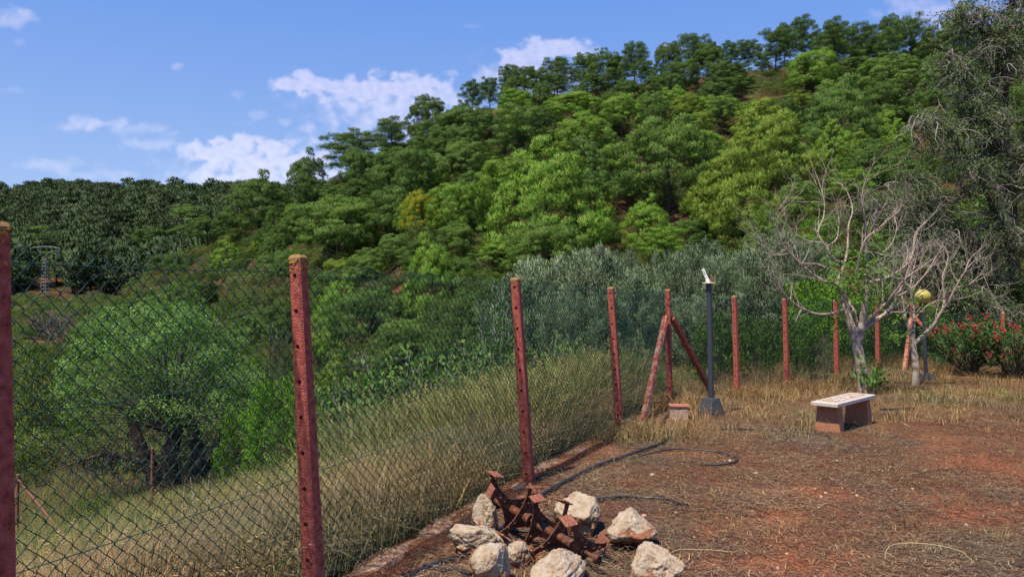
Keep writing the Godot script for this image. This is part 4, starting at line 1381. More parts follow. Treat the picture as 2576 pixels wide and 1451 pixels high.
func panel(i: int, j: int, label: String, single_wires: bool, h1: float) -> void:
	var A := foot(i)
	var B := foot(j)
	var run := (B - A)
	run.y = 0
	var L := run.length()
	var out := Vector3(run.z, 0, -run.x).normalized()
	if out.x > 0.0: out = -out
	if i == 9: out = Vector3(0.9, 0, -0.4)
	var off := out * 0.062
	var o := thing("chain_link_panel", label, "wire mesh", A, "green chain link bays")
	var la := Vector3(POSTS[i][2], 0, -POSTS[i][3]) * 0.5
	var lb := Vector3(POSTS[j][2], 0, -POSTS[j][3]) * 0.5
	var ws := 0.0375 if i < 4 else 0.04
	var n := int(L / ws)
	var r := 0.0023
	var whole := MB.new()
	for k in n:
		var mb := MB.new() if single_wires else whole
		var sag := 0.012 * sin(k * 0.35 + i) + rf(-0.006, 0.006)
		zigzag(mb, off, B - A + off, la, lb, float(k) / n, float(k + 1) / n, 0.05, h1 + sag, ws, k % 2, out, r)
		if single_wires: part("wire", mb.mesh(M.wire), o)
	if not single_wires:
		var w := part("woven_wire", whole.mesh(M.wire), o)
		w.set_meta("kind", "stuff")
	for hh in [h1 - 0.025, 1.345, 0.75, 0.14]:
		var mb := MB.new()
		var pts := []
		var rr := []
		for k in 9:
			var t := k / 8.0
			pts.append((off + la * hh).lerp(B - A + off + lb * hh, t) + out * 0.006 + Vector3(0, hh - 0.012 * sin(t * PI), 0))
			rr.append(0.0024)
		tube(mb, pts, rr, 4, Color.WHITE)
		part("tension_wire", mb.mesh(M.wire), o)

func build_mesh() -> void:
	rng.seed = 66
	panel(0, 1, "chain link bay between the cut-off left post and the nearest whole post", true, 1.95)
	panel(1, 2, "chain link bay between the nearest whole post and the one behind the rotor", true, 1.93)
	panel(2, 3, "chain link bay right of the post behind the rotor", false, 1.92)
	panel(3, 4, "chain link bay ending at the braced corner post", false, 1.9)
	panel(4, 5, "chain link bay behind the lamp post", false, 1.85)
	panel(5, 6, "chain link bay between the two posts right of the lamp post", false, 1.8)
	panel(6, 7, "chain link bay in front of the dark bushes left of the pale trunk", false, 1.76)
	panel(7, 8, "chain link bay crossing behind the pale tree trunk", false, 1.74)
	panel(8, 9, "chain link bay ending at the far braced corner", false, 1.72)
	panel(9, 10, "chain link bay running to the oleander", false, 1.45)

func build_footing() -> void:
	# uneven strip of concrete under the first run of fence
	var mb := MB.new()
	var n := 90
	var prof := [Vector2(-0.16, -0.16), Vector2(-0.15, 0.01), Vector2(-0.04, 0.03), Vector2(0.08, 0.025), Vector2(0.15, 0.0), Vector2(0.2, -0.16)]
	var along := Vector3(0.387, 0, -0.922)
	var side := Vector3(0.922, 0, 0.387)
	var prev := []
	for i in n + 1:
		var s := i * 0.15
		var c := Vector3(-2.05, 0, -2.45) + along * s
		c.y = gh(c.x + 0.2, c.z)
		var ring := []
		for k in prof.size():
			var q: Vector2 = prof[k]
			var w := 1.0 + 0.35 * nz2.get_noise_2d(s * 60.0, k * 40.0)
			ring.append(c + side * (q.x * w + 0.03 * nz.get_noise_2d(s * 80.0, 5.0)) + Vector3(0, q.y + 0.04 * nz2.get_noise_2d(s * 45.0, k * 30.0 + 9.0) - 0.034, 0))
		if i > 0:
			for k in prof.size() - 1:
				mb.quad(prev[k], prev[k + 1], ring[k + 1], ring[k], Color.WHITE)
		prev = ring
	structure("fence_footing", mb.mesh(M.concrete))

# ------------------------------------------------------------------ low fence in the field
func build_low_fence() -> void:
	rng.seed = 67
	var sp := [[45, 1345, 16.0, 1.30, "rusty steel stake with a slanting prop at the left edge of the field"], [383, 1278, 16.8, 1.32, "rusty steel stake in front of the almond trunk"], [655, 1180, 18.6, 1.05, "rusty leaning steel stake in the field right of the almond tree"], [-330, 1440, 15.4, 1.3, ""]]
	var feet := []
	for q in sp:
		var d: float = q[2]
		var p := on((q[0] - CU) / FOC * d, d)
		feet.append(p)
		if q[4] == "": continue
		var o := thing("steel_stake", q[4], "stake", p, "rusty stakes of the low fence")
		var mb := MB.new()
		var lean := Vector3(0.1 if q[0] == 655 else 0.01, 0, 0)
		tube(mb, [Vector3(0, -0.4, 0), lean * 0.5 + Vector3(0, q[3] * 0.5, 0), lean + Vector3(0, q[3], 0)], [0.032, 0.031, 0.030], 10, Color.WHITE)
		part("pipe", mb.mesh(M.rust_pipe), o)
		var cap := MB.new()
		lathe(cap, [Vector2(0.036, -0.03), Vector2(0.036, 0.005), Vector2(0.02, 0.014), Vector2(0, 0.016)], 10, Transform3D(Basis(), lean + Vector3(0, q[3], 0)), Color.WHITE)
		part("cap", cap.mesh(M.rust_red), o)
		if q[0] == 45:
			var br := MB.new()
			var e := on((162.0 - CU) / FOC * 15.6, 15.6) - p
			tube(br, [Vector3(0.03, q[3] - 0.1, 0.02), e - Vector3(0, 0.1, 0)], [0.026, 0.026], 8, Color.WHITE)
			part("prop", br.mesh(M.rust_pipe), o)
	var order := [[3, 0, "fine green mesh of the low field fence left of the rusty stake"], [0, 1, "fine green mesh of the low field fence before the almond tree"], [1, 2, "fine green mesh of the low field fence right of the almond trunk"]]
	for q in order:
		var A: Vector3 = feet[q[0]]
		var B: Vector3 = feet[q[1]]
		var o := thing("field_fence_mesh", q[2], "wire mesh", A, "mesh of the low field fence")
		var mb := MB.new()
		var L := (B - A).length()
		var n := int(L / 0.06)
		for k in n: zigzag(mb, Vector3.ZERO, B - A, Vector3.ZERO, Vector3.ZERO, float(k) / n, float(k + 1) / n, 0.05, 1.1, 0.06, k % 2, Vector3(0, 0, -1), 0.002)
		var w := part("woven_wire", mb.mesh(M.wire), o)
		w.set_meta("kind", "stuff")
		for hh in [1.08, 0.55]:
			var t := MB.new()
			tube(t, [Vector3(0, hh, 0), (B - A) * 0.5 + Vector3(0, hh - 0.02, 0), B - A + Vector3(0, hh, 0)], [0.003, 0.003, 0.003], 4, Color.WHITE)
			part("tension_wire", t.mesh(M.wire), o)

# ------------------------------------------------------------------ stones, iron, lamp, bench
func boulder(size: Vector3, seed_: int, pits: float, facet: float, detail := 44) -> ArrayMesh:
	# a rounded block cut by a few planes, its skin broken by ridges and holes
	rng.seed = seed_
	var planes := []
	for i in 15:
		var nrm := (rv().normalized() + Vector3(0, 0.15, 0)).normalized()
		planes.append([nrm, rf(0.55, 0.92)])
	var big := fnl(seed_, 0.9, 4)
	var ridged := fnl(seed_ + 1, 1.9, 4)
	ridged.fractal_type = FastNoiseLite.FRACTAL_RIDGED
	var cell := fnl(seed_ + 2, 2.6, 1, FastNoiseLite.TYPE_CELLULAR)
	cell.cellular_return_type = FastNoiseLite.RETURN_DISTANCE
	var grid := []
	var nu := detail * 2
	var nv := detail
	for j in nv + 1:
		var row := []
		var th := PI * j / nv
		for i in nu:
			var ph := PI2 * i / nu
			var dv := Vector3(sin(th) * cos(ph), cos(th), sin(th) * sin(ph))
			var r := 1.08
			for q in planes:
				var c: float = dv.dot(q[0])
				if c > 0.05: r = minf(r, lerpf(1.08, q[1] / c, facet))
			r += 0.17 * big.get_noise_3dv(dv * 1.2) + 0.05 * ridged.get_noise_3dv(dv * 1.3)
			var cv := cell.get_noise_3dv(dv * 1.6)
			r -= pits * sst(0.35, -0.75, cv) * 0.9 + 0.03 * absf(big.get_noise_3dv(dv * 6.0))
			row.append(dv * r * size * 0.5)
		grid.append(row)
	var norm := []
	for j in nv + 1:
		var row := []
		for i in nu:
			var a: Vector3 = grid[j][(i + 1) % nu] - grid[j][(i - 1 + nu) % nu]
			var b: Vector3 = grid[mini(j + 1, nv)][i] - grid[maxi(j - 1, 0)][i]
			var g := a.cross(b).normalized()
			var pp: Vector3 = grid[j][i]
			if g.dot(pp) < 0: g = -g
			if g.length() < 0.5: g = pp.normalized()
			row.append(g)
		norm.append(row)
	var mb := MB.new()
	var stain := fnl(seed_ + 3, 1.1, 5)
	var soil_side := Vector3(rf(-0.5, 0.5), -0.9, rf(-0.3, 0.5)).normalized()      # the side it lay on in the red earth
	for j in nv:
		for i in nu:
			var k := (i + 1) % nu
			var dv := (grid[j][i] as Vector3 / size).normalized()
			var e := sst(0.12, 0.28, stain.get_noise_3dv(dv * 1.5) + 0.55 * dv.dot(soil_side) - 0.02)
			var och := sst(0.1, 0.5, stain.get_noise_3dv(dv * 2.6 + Vector3(9, 2, 4)))
			var col := Color(0.40, 0.36, 0.305).lerp(Color(0.34, 0.245, 0.17), och * 0.7).lerp(Color(0.25, 0.108, 0.06), e * 0.9)
			mb.tri_n(grid[j][i], grid[j][k], grid[j + 1][k], norm[j][i], norm[j][k], norm[j + 1][k], col)
			mb.tri_n(grid[j][i], grid[j + 1][k], grid[j + 1][i], norm[j][i], norm[j + 1][k], norm[j + 1][i], col)
	return mb.mesh(M.rock)

func build_rocks() -> void:
	var list := [  # x, depth, size, pits, facet, turn, seed, lift, label
		[-0.255, 5.45, Vector3(0.52, 0.31, 0.38), 0.03, 0.95, 0.3, 501, 0.085, "pale limestone boulder at the left end of the rusty rotor"],
		[-0.185, 5.80, Vector3(0.20, 0.40, 0.22), 0.02, 1.0, 0.9, 502, 0.12, "upright red-stained limestone slab behind the left boulder"],
		[-0.135, 4.86, Vector3(0.30, 0.30, 0.28), 0.0, 0.8, 1.4, 503, 0.09, "grey limestone boulder cut by the lower edge, left of the small pitted stone"],
		[0.03, 5.18, Vector3(0.19, 0.21, 0.17), 0.14, 0.6, 0.2, 504, 0.065, "small pitted ochre stone in front of the rotor"],
		[0.50, 6.02, Vector3(0.60, 0.40, 0.40), 0.10, 0.7, 2.0, 505, 0.10, "large pitted limestone boulder behind the rotor"],
		[0.885, 5.62, Vector3(0.40, 0.29, 0.33), 0.05, 0.9, 0.7, 506, 0.105, "pale limestone boulder with a red-earth underside, rightmost of the upper ones"],
		[0.90, 4.92, Vector3(0.44, 0.33, 0.34), 0.03, 1.0, 2.6, 507, 0.085, "angular grey-white limestone boulder at the lower edge, right of the rotor"],
		[0.305, 4.86, Vector3(0.60, 0.28, 0.34), 0.12, 0.6, 1.1, 508, 0.06, "holed limestone boulder cut by the lower edge in the middle"]]
	for q in list:
		var p := on(q[0], q[1]) + Vector3(0, q[7], 0)
		var o := single("boulder", boulder(q[2], q[6], q[3], q[4]), p)
		o.rotation.y = q[5]
		tag(o, q[8], "rock", "limestone boulders round the rotor")
	rng.seed = 509
	var small := [[1561, 1292, 0.06, "red"], [1620, 1300, 0.05, ""], [1648, 1400, 0.10, "red"], [1545, 1330, 0.045, ""], [1532, 1345, 0.12, "red"], [1745, 1352, 0.03, ""], [1990, 1355, 0.045, "red"], [2050, 1230, 0.03, ""], [2075, 1240, 0.035, ""], [2065, 1252, 0.04, ""], [2430, 1320, 0.03, ""], [2155, 1247, 0.035, ""], [1900, 1192, 0.05, ""], [2105, 1160, 0.035, ""], [2060, 1128, 0.03, ""], [1835, 1160, 0.04, ""], [1640, 1195, 0.05, ""], [2240, 1175, 0.035, ""], [2560, 1350, 0.04, "red"], [1700, 1290, 0.03, ""], [2360, 1285, 0.03, ""], [2295, 1230, 0.03, ""], [1955, 1430, 0.035, ""], [1760, 1430, 0.03, "red"], [2240, 1400, 0.03, ""]]
	var meshes := []
	for i in 4: meshes.append(boulder(Vector3(1.0, 0.7, 0.85), 520 + i, 0.03, 0.9, 9))
	small.sort_custom(func(a, b): return a[0] < b[0])
	var order := {"red": 0, "": 0}
	for q in small:
		order[q[3]] += 1
		var p := spot(q[0], q[1], 3.5)
		var o := single("stone", meshes[rng.randi() % 4], p + Vector3(0, q[2] * 0.15, 0))
		o.scale = Vector3.ONE * q[2] * 1.25
		o.rotation.y = rf(0, PI2)
		o.material_override = M.rock_red if q[3] == "red" else M.pebble
		tag(o, "%s loose stone on the red earth, %s from the left of its colour" % ["reddish" if q[3] == "red" else "pale", ordinal(order[q[3]])], "stone", "loose stones on the yard")
	var xs := []
	for i in 1500:
		var d := 4.2 + 12.0 * pow(rng.randf(), 1.3)
		var x := rf(-0.6, 0.72) * d
		if outside(x, d) > -0.15: continue
		var s := 0.006 + 0.016 * pow(rng.randf(), 3.0)
		xs.append(Transform3D(Basis(Vector3.UP, rf(0, PI2)).scaled(Vector3(s, s * 0.7, s) * 1.6), on(x, d) + Vector3(0, s * 0.2, 0)))
	var pm: ArrayMesh = boulder(Vector3(1.0, 0.7, 0.8), 530, 0.02, 0.9, 6)
	pm.surface_set_material(0, M.pebble)
	stuff("gravel", pm, xs, [], "small pebbles strewn over the red earth", "gravel")
	# red crag on the ridge gully
	rng.seed = 533
	for q in [[1262, 292, 3.0, 3.4], [1240, 306, 2.2, 2.6], [1282, 282, 2.2, 2.0], [1252, 330, 3.0, 1.6], [1440, 262, 3.2, 1.8], [1390, 270, 2.6, 1.6], [1290, 330, 2.4, 1.4]]:
		var p := spot(q[0], q[1], 60.0)
		if p.y < -900: continue
		var o := single("crag", boulder(Vector3(q[2], q[3], q[2] * 0.8), 540 + int(q[0]), 0.05, 1.0, 16), p + Vector3(0, q[3] * 0.2, 0))
		o.material_override = M.crag
		tag(o, "red rock crag low on the ridge gully" if q[0] < 1300 else "low red rock outcrop under the skyline pines", "rock", "red crags on the hill")

func build_rotor() -> void:
	# a rusty cultivator rotor: shaft, two sleeves, six three-armed stars with ribbed blades at the arm tips
	rng.seed = 640
	var A := Vector3(-0.15, 0.262, -5.92)
	var B := Vector3(0.50, 0.115, -5.08)
	var o := thing("cultivator_rotor", "rusty iron cultivator rotor with bladed arms lying on the stones", "machine part", A)
	var ax := (B - A).normalized()
	o.basis = Basis(ax, Vector3.UP.slide(ax).normalized(), ax.cross(Vector3.UP.slide(ax).normalized()))
	var L := (B - A).length()
	var sh := MB.new()
	tube(sh, [Vector3(-0.02, 0, 0), Vector3(L + 0.075, 0, 0)], [0.014, 0.014], 10, Color.WHITE)
	tube(sh, [Vector3(L + 0.07, 0, 0), Vector3(L + 0.085, 0, 0), Vector3(L + 0.1, 0, 0)], [0.03, 0.034, 0.026], 8, Color.WHITE)
	part("shaft", sh.mesh(M.rust), o)
	for q in [[0.03, 0.46], [0.54, L - 0.03]]:
		var sl := MB.new()
		tube(sl, [Vector3(q[0], 0, 0), Vector3(q[1], 0, 0)], [0.032, 0.032], 14, Color.WHITE)
		part("sleeve", sl.mesh(M.rust), o)
	var coll := MB.new()
	tube(coll, [Vector3(0.44, 0, 0), Vector3(0.475, 0, 0)], [0.042, 0.042], 14, Color.WHITE)
	part("collar", coll.mesh(M.rust), o)
	var st := [[0.05, 75.0, 1], [0.24, 40.0, -1], [0.40, 97.0, 1], [0.56, 72.0, 1], [0.78, 102.0, -1], [L - 0.06, 62.0, -1]]
	for s in st:
		var x: float = s[0]
		var side: int = s[2]
		var plate := MB.new()
		var r := 0.228
		var pts := []
		for k in 3:                                       # three arms, hollow edges between
			var a := deg_to_rad(s[1] + k * 120.0)
			for e in [[-0.95, 0.075], [-0.32, 0.105], [-0.10, 0.17], [-0.075, r], [0.075, r], [0.10, 0.17], [0.32, 0.105]]:
				pts.append(Vector2(cos(a + e[0]), sin(a + e[0])) * e[1])
		var th := 0.0045
		for i in pts.size():
			var j := (i + 1) % pts.size()
			var p: Vector2 = pts[i]
			var q: Vector2 = pts[j]
			for f in [-1.0, 1.0]:
				plate.tri(Vector3(x + f * th, 0, 0), Vector3(x + f * th, p.y, p.x), Vector3(x + f * th, q.y, q.x), Color.WHITE)
			plate.quad(Vector3(x - th, p.y, p.x), Vector3(x + th, p.y, p.x), Vector3(x + th, q.y, q.x), Vector3(x - th, q.y, q.x), Color.WHITE)
		var pl := part("star_plate", plate.mesh(M.rust), o)
		for k in 3:
			var a := deg_to_rad(s[1] + k * 120.0)
			var rad := Vector3(0, sin(a), cos(a))
			var tan := Vector3(0, cos(a), -sin(a))
			# blade: a ribbed plate bent along the axis at the arm's tip
			var bl := MB.new()
			var tw := Basis(rad, rf(-0.35, 0.35)) * Basis(tan, rf(-0.3, 0.3)) * Basis(Vector3(1, 0, 0), rf(-0.5, 0.5))
			var xf := Transform3D(tw * Basis(Vector3(1, 0, 0), rad, tan), Vector3(x + side * 0.042, 0, 0) + rad * (r + 0.003))
			bevel_box(bl, Vector3(0.058, 0.005, 0.044), 0.002, xf, Color.WHITE)
			for e in [-0.014, 0.014]:
				bevel_box(bl, Vector3(0.045, 0.004, 0.005), 0.0015, Transform3D(xf.basis, xf.origin + xf.basis.z * e + xf.basis.y * 0.006), Color.WHITE)
			part("blade", bl.mesh(M.rust_red), pl)
			for e in [0.10, 0.155]:
				var bo := MB.new()
				tube(bo, [rad * e + Vector3(x - 0.016, 0, 0) + tan * 0.006, rad * e + Vector3(x + 0.016, 0, 0) + tan * 0.006], [0.010, 0.010], 6, Color.WHITE)
				part("bolt", bo.mesh(M.rust), pl)

func hose(label: String, uv: Array, r: float) -> void:
	var c := Curve3D.new()
	var ps := []
	for q in uv:
		var d: float = 1.8 * FOC / (q[1] - CV)
		ps.append(on((q[0] - CU) / FOC * d, d) + Vector3(0, r + (q[2] if q.size() > 2 else 0.012), 0))
	for i in ps.size():
		var t: Vector3 = (ps[mini(i + 1, ps.size() - 1)] - ps[maxi(i - 1, 0)]) * 0.17
		c.add_point(ps[i], -t, t)
	var L := c.get_baked_length()
	var n := int(L / 0.06) + 2
	var pts := []
	var rr := []
	for i in n:
		var p := c.sample_baked(L * i / (n - 1))
		p.y = maxf(p.y, gh(p.x, p.z) + r * 0.9 + 0.006)
		pts.append(p); rr.append(r)
	var mb := MB.new()
	tube(mb, pts, rr, 8, Color.WHITE)
	tag(single("hose", mb.mesh(M.hose)), label, "hose", "black irrigation hoses")

func build_hoses() -> void:
	hose("long black irrigation hose winding from the corner post past the boulders", [[1745, 1024], [1705, 1030], [1674, 1050], [1668, 1072], [1681, 1092], [1676, 1108], [1630, 1131], [1560, 1156], [1500, 1177], [1440, 1208], [1385, 1240], [1350, 1262], [1305, 1302], [1262, 1340], [1225, 1385], [1150, 1408], [1105, 1425], [1050, 1446], [1000, 1475]], 0.0165)
	hose("black hose end lying beside the rotor's upper end", [[1367, 1256], [1340, 1275], [1300, 1318], [1262, 1350], [1230, 1385]], 0.018)
	hose("black hose arched behind the large pitted boulder", [[1395, 1330], [1430, 1285], [1460, 1270], [1510, 1257], [1580, 1249], [1640, 1252], [1672, 1256], [1700, 1265], [1730, 1276]], 0.0125)
	hose("thin black hose loop on the bare earth left of the bench", [[1560, 1157], [1600, 1152], [1640, 1140], [1700, 1134], [1780, 1138], [1830, 1145], [1855, 1157], [1843, 1169], [1800, 1175], [1762, 1174]], 0.0095)
	hose("thin black hose in the straw before the bench", [[1815, 1077], [1900, 1079], [2000, 1085], [2060, 1090], [2083, 1097], [2086, 1106]], 0.0105)
	hose("black hose curling out at the lower left of the boulders", [[1068, 1428], [1110, 1436], [1150, 1443], [1185, 1456]], 0.015)
	hose("black hose loop round the rotor's lower end", [[1270, 1341], [1330, 1342], [1395, 1343], [1460, 1352], [1500, 1368], [1517, 1390], [1514, 1412], [1498, 1424]], 0.0125)
	hose("short black hose piece in the dry grass right of the bench", [[2215, 1027], [2260, 1025], [2300, 1022]], 0.0125)

func build_lamps() -> void:
	var p := on(3.075, 11.95)
	var o := thing("lamp_post", "dark lamp post on a concrete foot with a bare white bulb on top", "lamp post", p)
	var b := MB.new()
	bevel_box(b, Vector3(0.155, 0.135, 0.155), 0.008, Transform3D(Basis(Vector3.UP, 0.55), Vector3(0, 0.125, 0)), Color.WHITE, Vector2(0.62, 0.62))
	part("base_block", b.mesh(M.cast_base), o)
	var pole := MB.new()
	tube(pole, [Vector3(0, 0.25, 0), Vector3(-0.01, 1.1, 0), Vector3(-0.03, 2.02, 0)], [0.044, 0.043, 0.042], 18, Color.WHITE)
	part("pole", pole.mesh(M.dark_paint), o)
	var pt := MB.new()
	lathe(pt, [Vector2(0, 2.015), Vector2(0.095, 2.02), Vector2(0.102, 2.028), Vector2(0.098, 2.036), Vector2(0.04, 2.04), Vector2(0, 2.04)], 28, Transform3D(Basis(), Vector3(-0.03, 0, 0)), Color.WHITE)
	part("plate", pt.mesh(M.cream), o)
	var so := MB.new()
	var tl := Transform3D(Basis(Vector3(0, 0, 1), 0.42), Vector3(-0.035, 2.04, 0))
	lathe(so, [Vector2(0.035, 0), Vector2(0.038, 0.03), Vector2(0.03, 0.055), Vector2(0.022, 0.06)], 14, tl, Color.WHITE)
	part("socket", so.mesh(M.white_plastic), o)
	var ru := MB.new()
	tube(ru, [Vector3(-0.0, 2.04, 0.03), Vector3(0.015, 2.09, 0.035), Vector3(0.01, 2.13, 0.02), Vector3(-0.005, 2.15, 0.0)], [0.008, 0.011, 0.009, 0.012], 6, Color.WHITE)
	tube(ru, [Vector3(0.01, 2.06, 0.02), Vector3(0.05, 2.075, 0.01)], [0.012, 0.016], 6, Color.WHITE)
	tube(ru, [Vector3(-0.08, 2.06, 0.02), Vector3(-0.05, 2.085, 0.02), Vector3(-0.01, 2.09, 0.03)], [0.006, 0.008, 0.008], 6, Color.WHITE)
	part("bracket", ru.mesh(M.rust_red), o)
	var bu := MB.new()
	lathe(bu, [Vector2(0.018, 0.05), Vector2(0.026, 0.065), Vector2(0.026, 0.105), Vector2(0.016, 0.115)], 14, tl, Color.WHITE)
	var neck := part("bulb", bu.mesh(M.white_plastic), o)
	for k in 3:
		var an := PI2 * k / 3.0
		var cpos := Vector3(cos(an), 0, sin(an)) * 0.014
		var sd := Vector3(-sin(an), 0, cos(an)) * 0.011
		var tu := MB.new()
		tube(tu, [tl * (cpos - sd + Vector3(0, 0.11, 0)), tl * (cpos - sd + Vector3(0, 0.2, 0)), tl * (cpos - sd * 0.6 + Vector3(0, 0.214, 0)), tl * (cpos + sd * 0.6 + Vector3(0, 0.214, 0)), tl * (cpos + sd + Vector3(0, 0.2, 0)), tl * (cpos + sd + Vector3(0, 0.11, 0))], [0.0075, 0.0075, 0.0075, 0.0075, 0.0075, 0.0075], 8, Color.WHITE)
		part("glass_loop", tu.mesh(M.white_plastic), neck)
	# the globe lamp further off
	var p2 := on(9.42, 17.6)
	var g := thing("globe_lamp", "slim dark lamp post with a pale yellow globe among bare branches", "lamp post", p2)
	var pb := MB.new()
	bevel_box(pb, Vector3(0.16, 0.09, 0.16), 0.008, Transform3D(Basis(Vector3.UP, 0.4), Vector3(0, 0.05, 0)), Color.WHITE, Vector2(0.8, 0.8))
	part("base_block", pb.mesh(M.cast_base), g)
	var pp := MB.new()
	tube(pp, [Vector3(0, 0.12, 0), Vector3(-0.03, 1.0, 0), Vector3(-0.06, 1.68, 0)], [0.04, 0.038, 0.036], 14, Color.WHITE)
	part("pole", pp.mesh(M.dark_paint), g)
	var ne := MB.new()
	lathe(ne, [Vector2(0.036, 1.64), Vector2(0.07, 1.68), Vector2(0.075, 1.73), Vector2(0.05, 1.74)], 16, Transform3D(Basis(), Vector3(-0.06, 0, 0)), Color.WHITE)
	part("collar", ne.mesh(M.dark_paint), g)
	var gl := MB.new()
	var prof := []
	for i in 17:
		var th := PI * i / 16.0
		prof.append(Vector2(sin(th) * 0.17, 1.89 - cos(th) * 0.165))
	lathe(gl, prof, 28, Transform3D(Basis(), Vector3(-0.06, 0, 0)), Color.WHITE)
	part("globe", gl.mesh(M.globe), g)

func build_bench() -> void:
	var p := on(4.66, 10.85)
	var o := thing("stone_bench", "low stone bench with a white slab on two terracotta-coloured legs", "bench", p)
	var along := Vector3(0.70, 0, -0.714)
	o.basis = Basis(along, Vector3.UP, along.cross(Vector3.UP))
	var H := 0.405
	var top := MB.new()
	bevel_box(top, Vector3(0.69, 0.026, 0.18), 0.006, Transform3D(Basis(), Vector3(0, H - 0.026, 0)), Color.WHITE)
	var t := part("slab", top.mesh(M.bench_top), o)
	# worn carved panel: a raised border and flakes of the pale skin over the rusty ground
	var pn := MB.new()
	bevel_box(pn, Vector3(0.58, 0.0035, 0.115), 0.001, Transform3D(Basis(), Vector3(0, H + 0.0005, 0)), Color.WHITE)
	part("carved_panel", pn.mesh(M.bench_rust), t)
	rng.seed = 700
	var fr := MB.new()
	for q in [[0.0, 0.128, 0.605, 0.008], [0.0, -0.128, 0.605, 0.008], [0.605, 0.0, 0.008, 0.12], [-0.605, 0.0, 0.008, 0.12]]:
		bevel_box(fr, Vector3(q[2], 0.005, q[3]), 0.002, Transform3D(Basis(), Vector3(q[0], H + 0.002, q[1])), Color.WHITE)
	part("border", fr.mesh(M.bench_top), t)
	var fl := MB.new()
	for i in 70:
		var c := Vector3(rf(-0.5, 0.5), H + 0.0062, rf(-0.1, 0.1))
		if absf(c.x) > 0.34 and rng.randf() < 0.35: continue
		lichen_patch(fl, c, Vector3.UP, rf(0.012, 0.045))
	part("flaked_skin", fl.mesh(M.bench_top), t)
	for s in [-1.0, 1.0]:
		var lg := MB.new()
		bevel_box(lg, Vector3(0.085, 0.195, 0.175), 0.008, Transform3D(Basis(), Vector3(s * 0.51, 0.155, 0)), Color.WHITE, Vector2(0.7, 0.84))
		part("leg", lg.mesh(M.bench_leg), o)
	# valve box with a tile for a lid
	var q := on(2.49, 11.55)
	var b := thing("valve_box", "low concrete block covered by a red tile beside the corner post", "box", q)
	b.rotation.y = -0.12
	var bm := MB.new()
	bevel_box(bm, Vector3(0.13, 0.115, 0.12), 0.006, Transform3D(Basis(), Vector3(0, 0.07, 0)), Color.WHITE)
	part("block", bm.mesh(M.block), b)
	var tm := MB.new()
	bevel_box(tm, Vector3(0.142, 0.009, 0.135), 0.003, Transform3D(Basis(), Vector3(0.0, 0.1945, 0.0)), Color.WHITE)
	part("tile_lid", tm.mesh(M.tile), b)

func build_mast() -> void:
	var d := 150.0
	var p := on((111.0 - CU) / FOC * d, d)
	var h := EYE + (CV - 620.0) / FOC * d - p.y
	var o := thing("power_mast", "pale lattice power mast with a forked head in the left valley", "mast", p)
	var s := MB.new()
	for g in [-1.0, 1.0]:
		for f in [-1.0, 1.0]:
			tube(s, [Vector3(g * 0.62, -1, f * 0.62), Vector3(g * 0.26, h * 0.82, f * 0.26)], [0.075, 0.055], 4, Color.WHITE)
	part("leg_frame", s.mesh(M.steel), o)
	var r := MB.new()
	for k in 14:
		var y := h * 0.82 * k / 14.0
		var w := lerpf(0.62, 0.26, k / 14.0)
		for f in [-1.0, 1.0]:
			tube(r, [Vector3(-w, y, f * w), Vector3(w, y, f * w)], [0.05, 0.05], 4, Color.WHITE)
			tube(r, [Vector3(f * w, y, -w), Vector3(f * w, y, w)], [0.05, 0.05], 4, Color.WHITE)
	part("rungs", r.mesh(M.steel), o)
	var hd := MB.new()
	for g in [-1.0, 1.0]:
		tube(hd, [Vector3(0, h * 0.82, 0), Vector3(g * 1.3, h * 0.93, 0), Vector3(g * 1.15, h * 0.99, 0)], [0.08, 0.07, 0.06], 5, Color.WHITE)
		tube(hd, [Vector3(0, h * 1.0, 0), Vector3(g * 1.9, h * 0.99, 0), Vector3(g * 2.9, h * 0.965, 0)], [0.08, 0.07, 0.05], 5, Color.WHITE)
		tube(hd, [Vector3(g * 2.8, h * 0.965, 0), Vector3(g * 2.8, h * 0.91, 0)], [0.06, 0.05], 5, Color.WHITE)
	part("crossarm", hd.mesh(M.steel), o)

# ------------------------------------------------------------------ trees of the yard
func smooth_path(p: Array, n: int) -> Array:
	var c := Curve3D.new()
	for i in p.size():
		var t: Vector3 = (p[mini(i + 1, p.size() - 1)] - p[maxi(i - 1, 0)]) * 0.18
		c.add_point(p[i], -t, t)
	var out := []
	var L := c.get_baked_length()
	for i in n + 1: out.append(c.sample_baked(L * i / n))
	return out

func twig(mb: MB, p: Vector3, dir: Vector3, L: float, r: float, lift: float, col: Color, lv: int, tips: Array) -> void:
	var pts := [p]
	var rr := [r]
	var d := dir.normalized()
	var q := p
	var n := 5
	var swerve := rv(0.25)
	for i in n:
		d = (d + Vector3(0, lift, 0) + swerve * 0.5 + rv(0.16)).normalized()
		q += d * L / n
		pts.append(q)
		rr.append(r * lerpf(1.0, 0.35, float(i + 1) / n))
		if lv > 0 and i > 0 and rng.randf() < 0.75:
			twig(mb, q, (d + rv(0.9)).normalized(), L * rf(0.35, 0.6), r * 0.6, lift, col * rf(0.85, 1.15), lv - 1, tips)
	tube(mb, pts, rr, 4 if r > 0.008 else 3, col, false)
	tips.append(q)

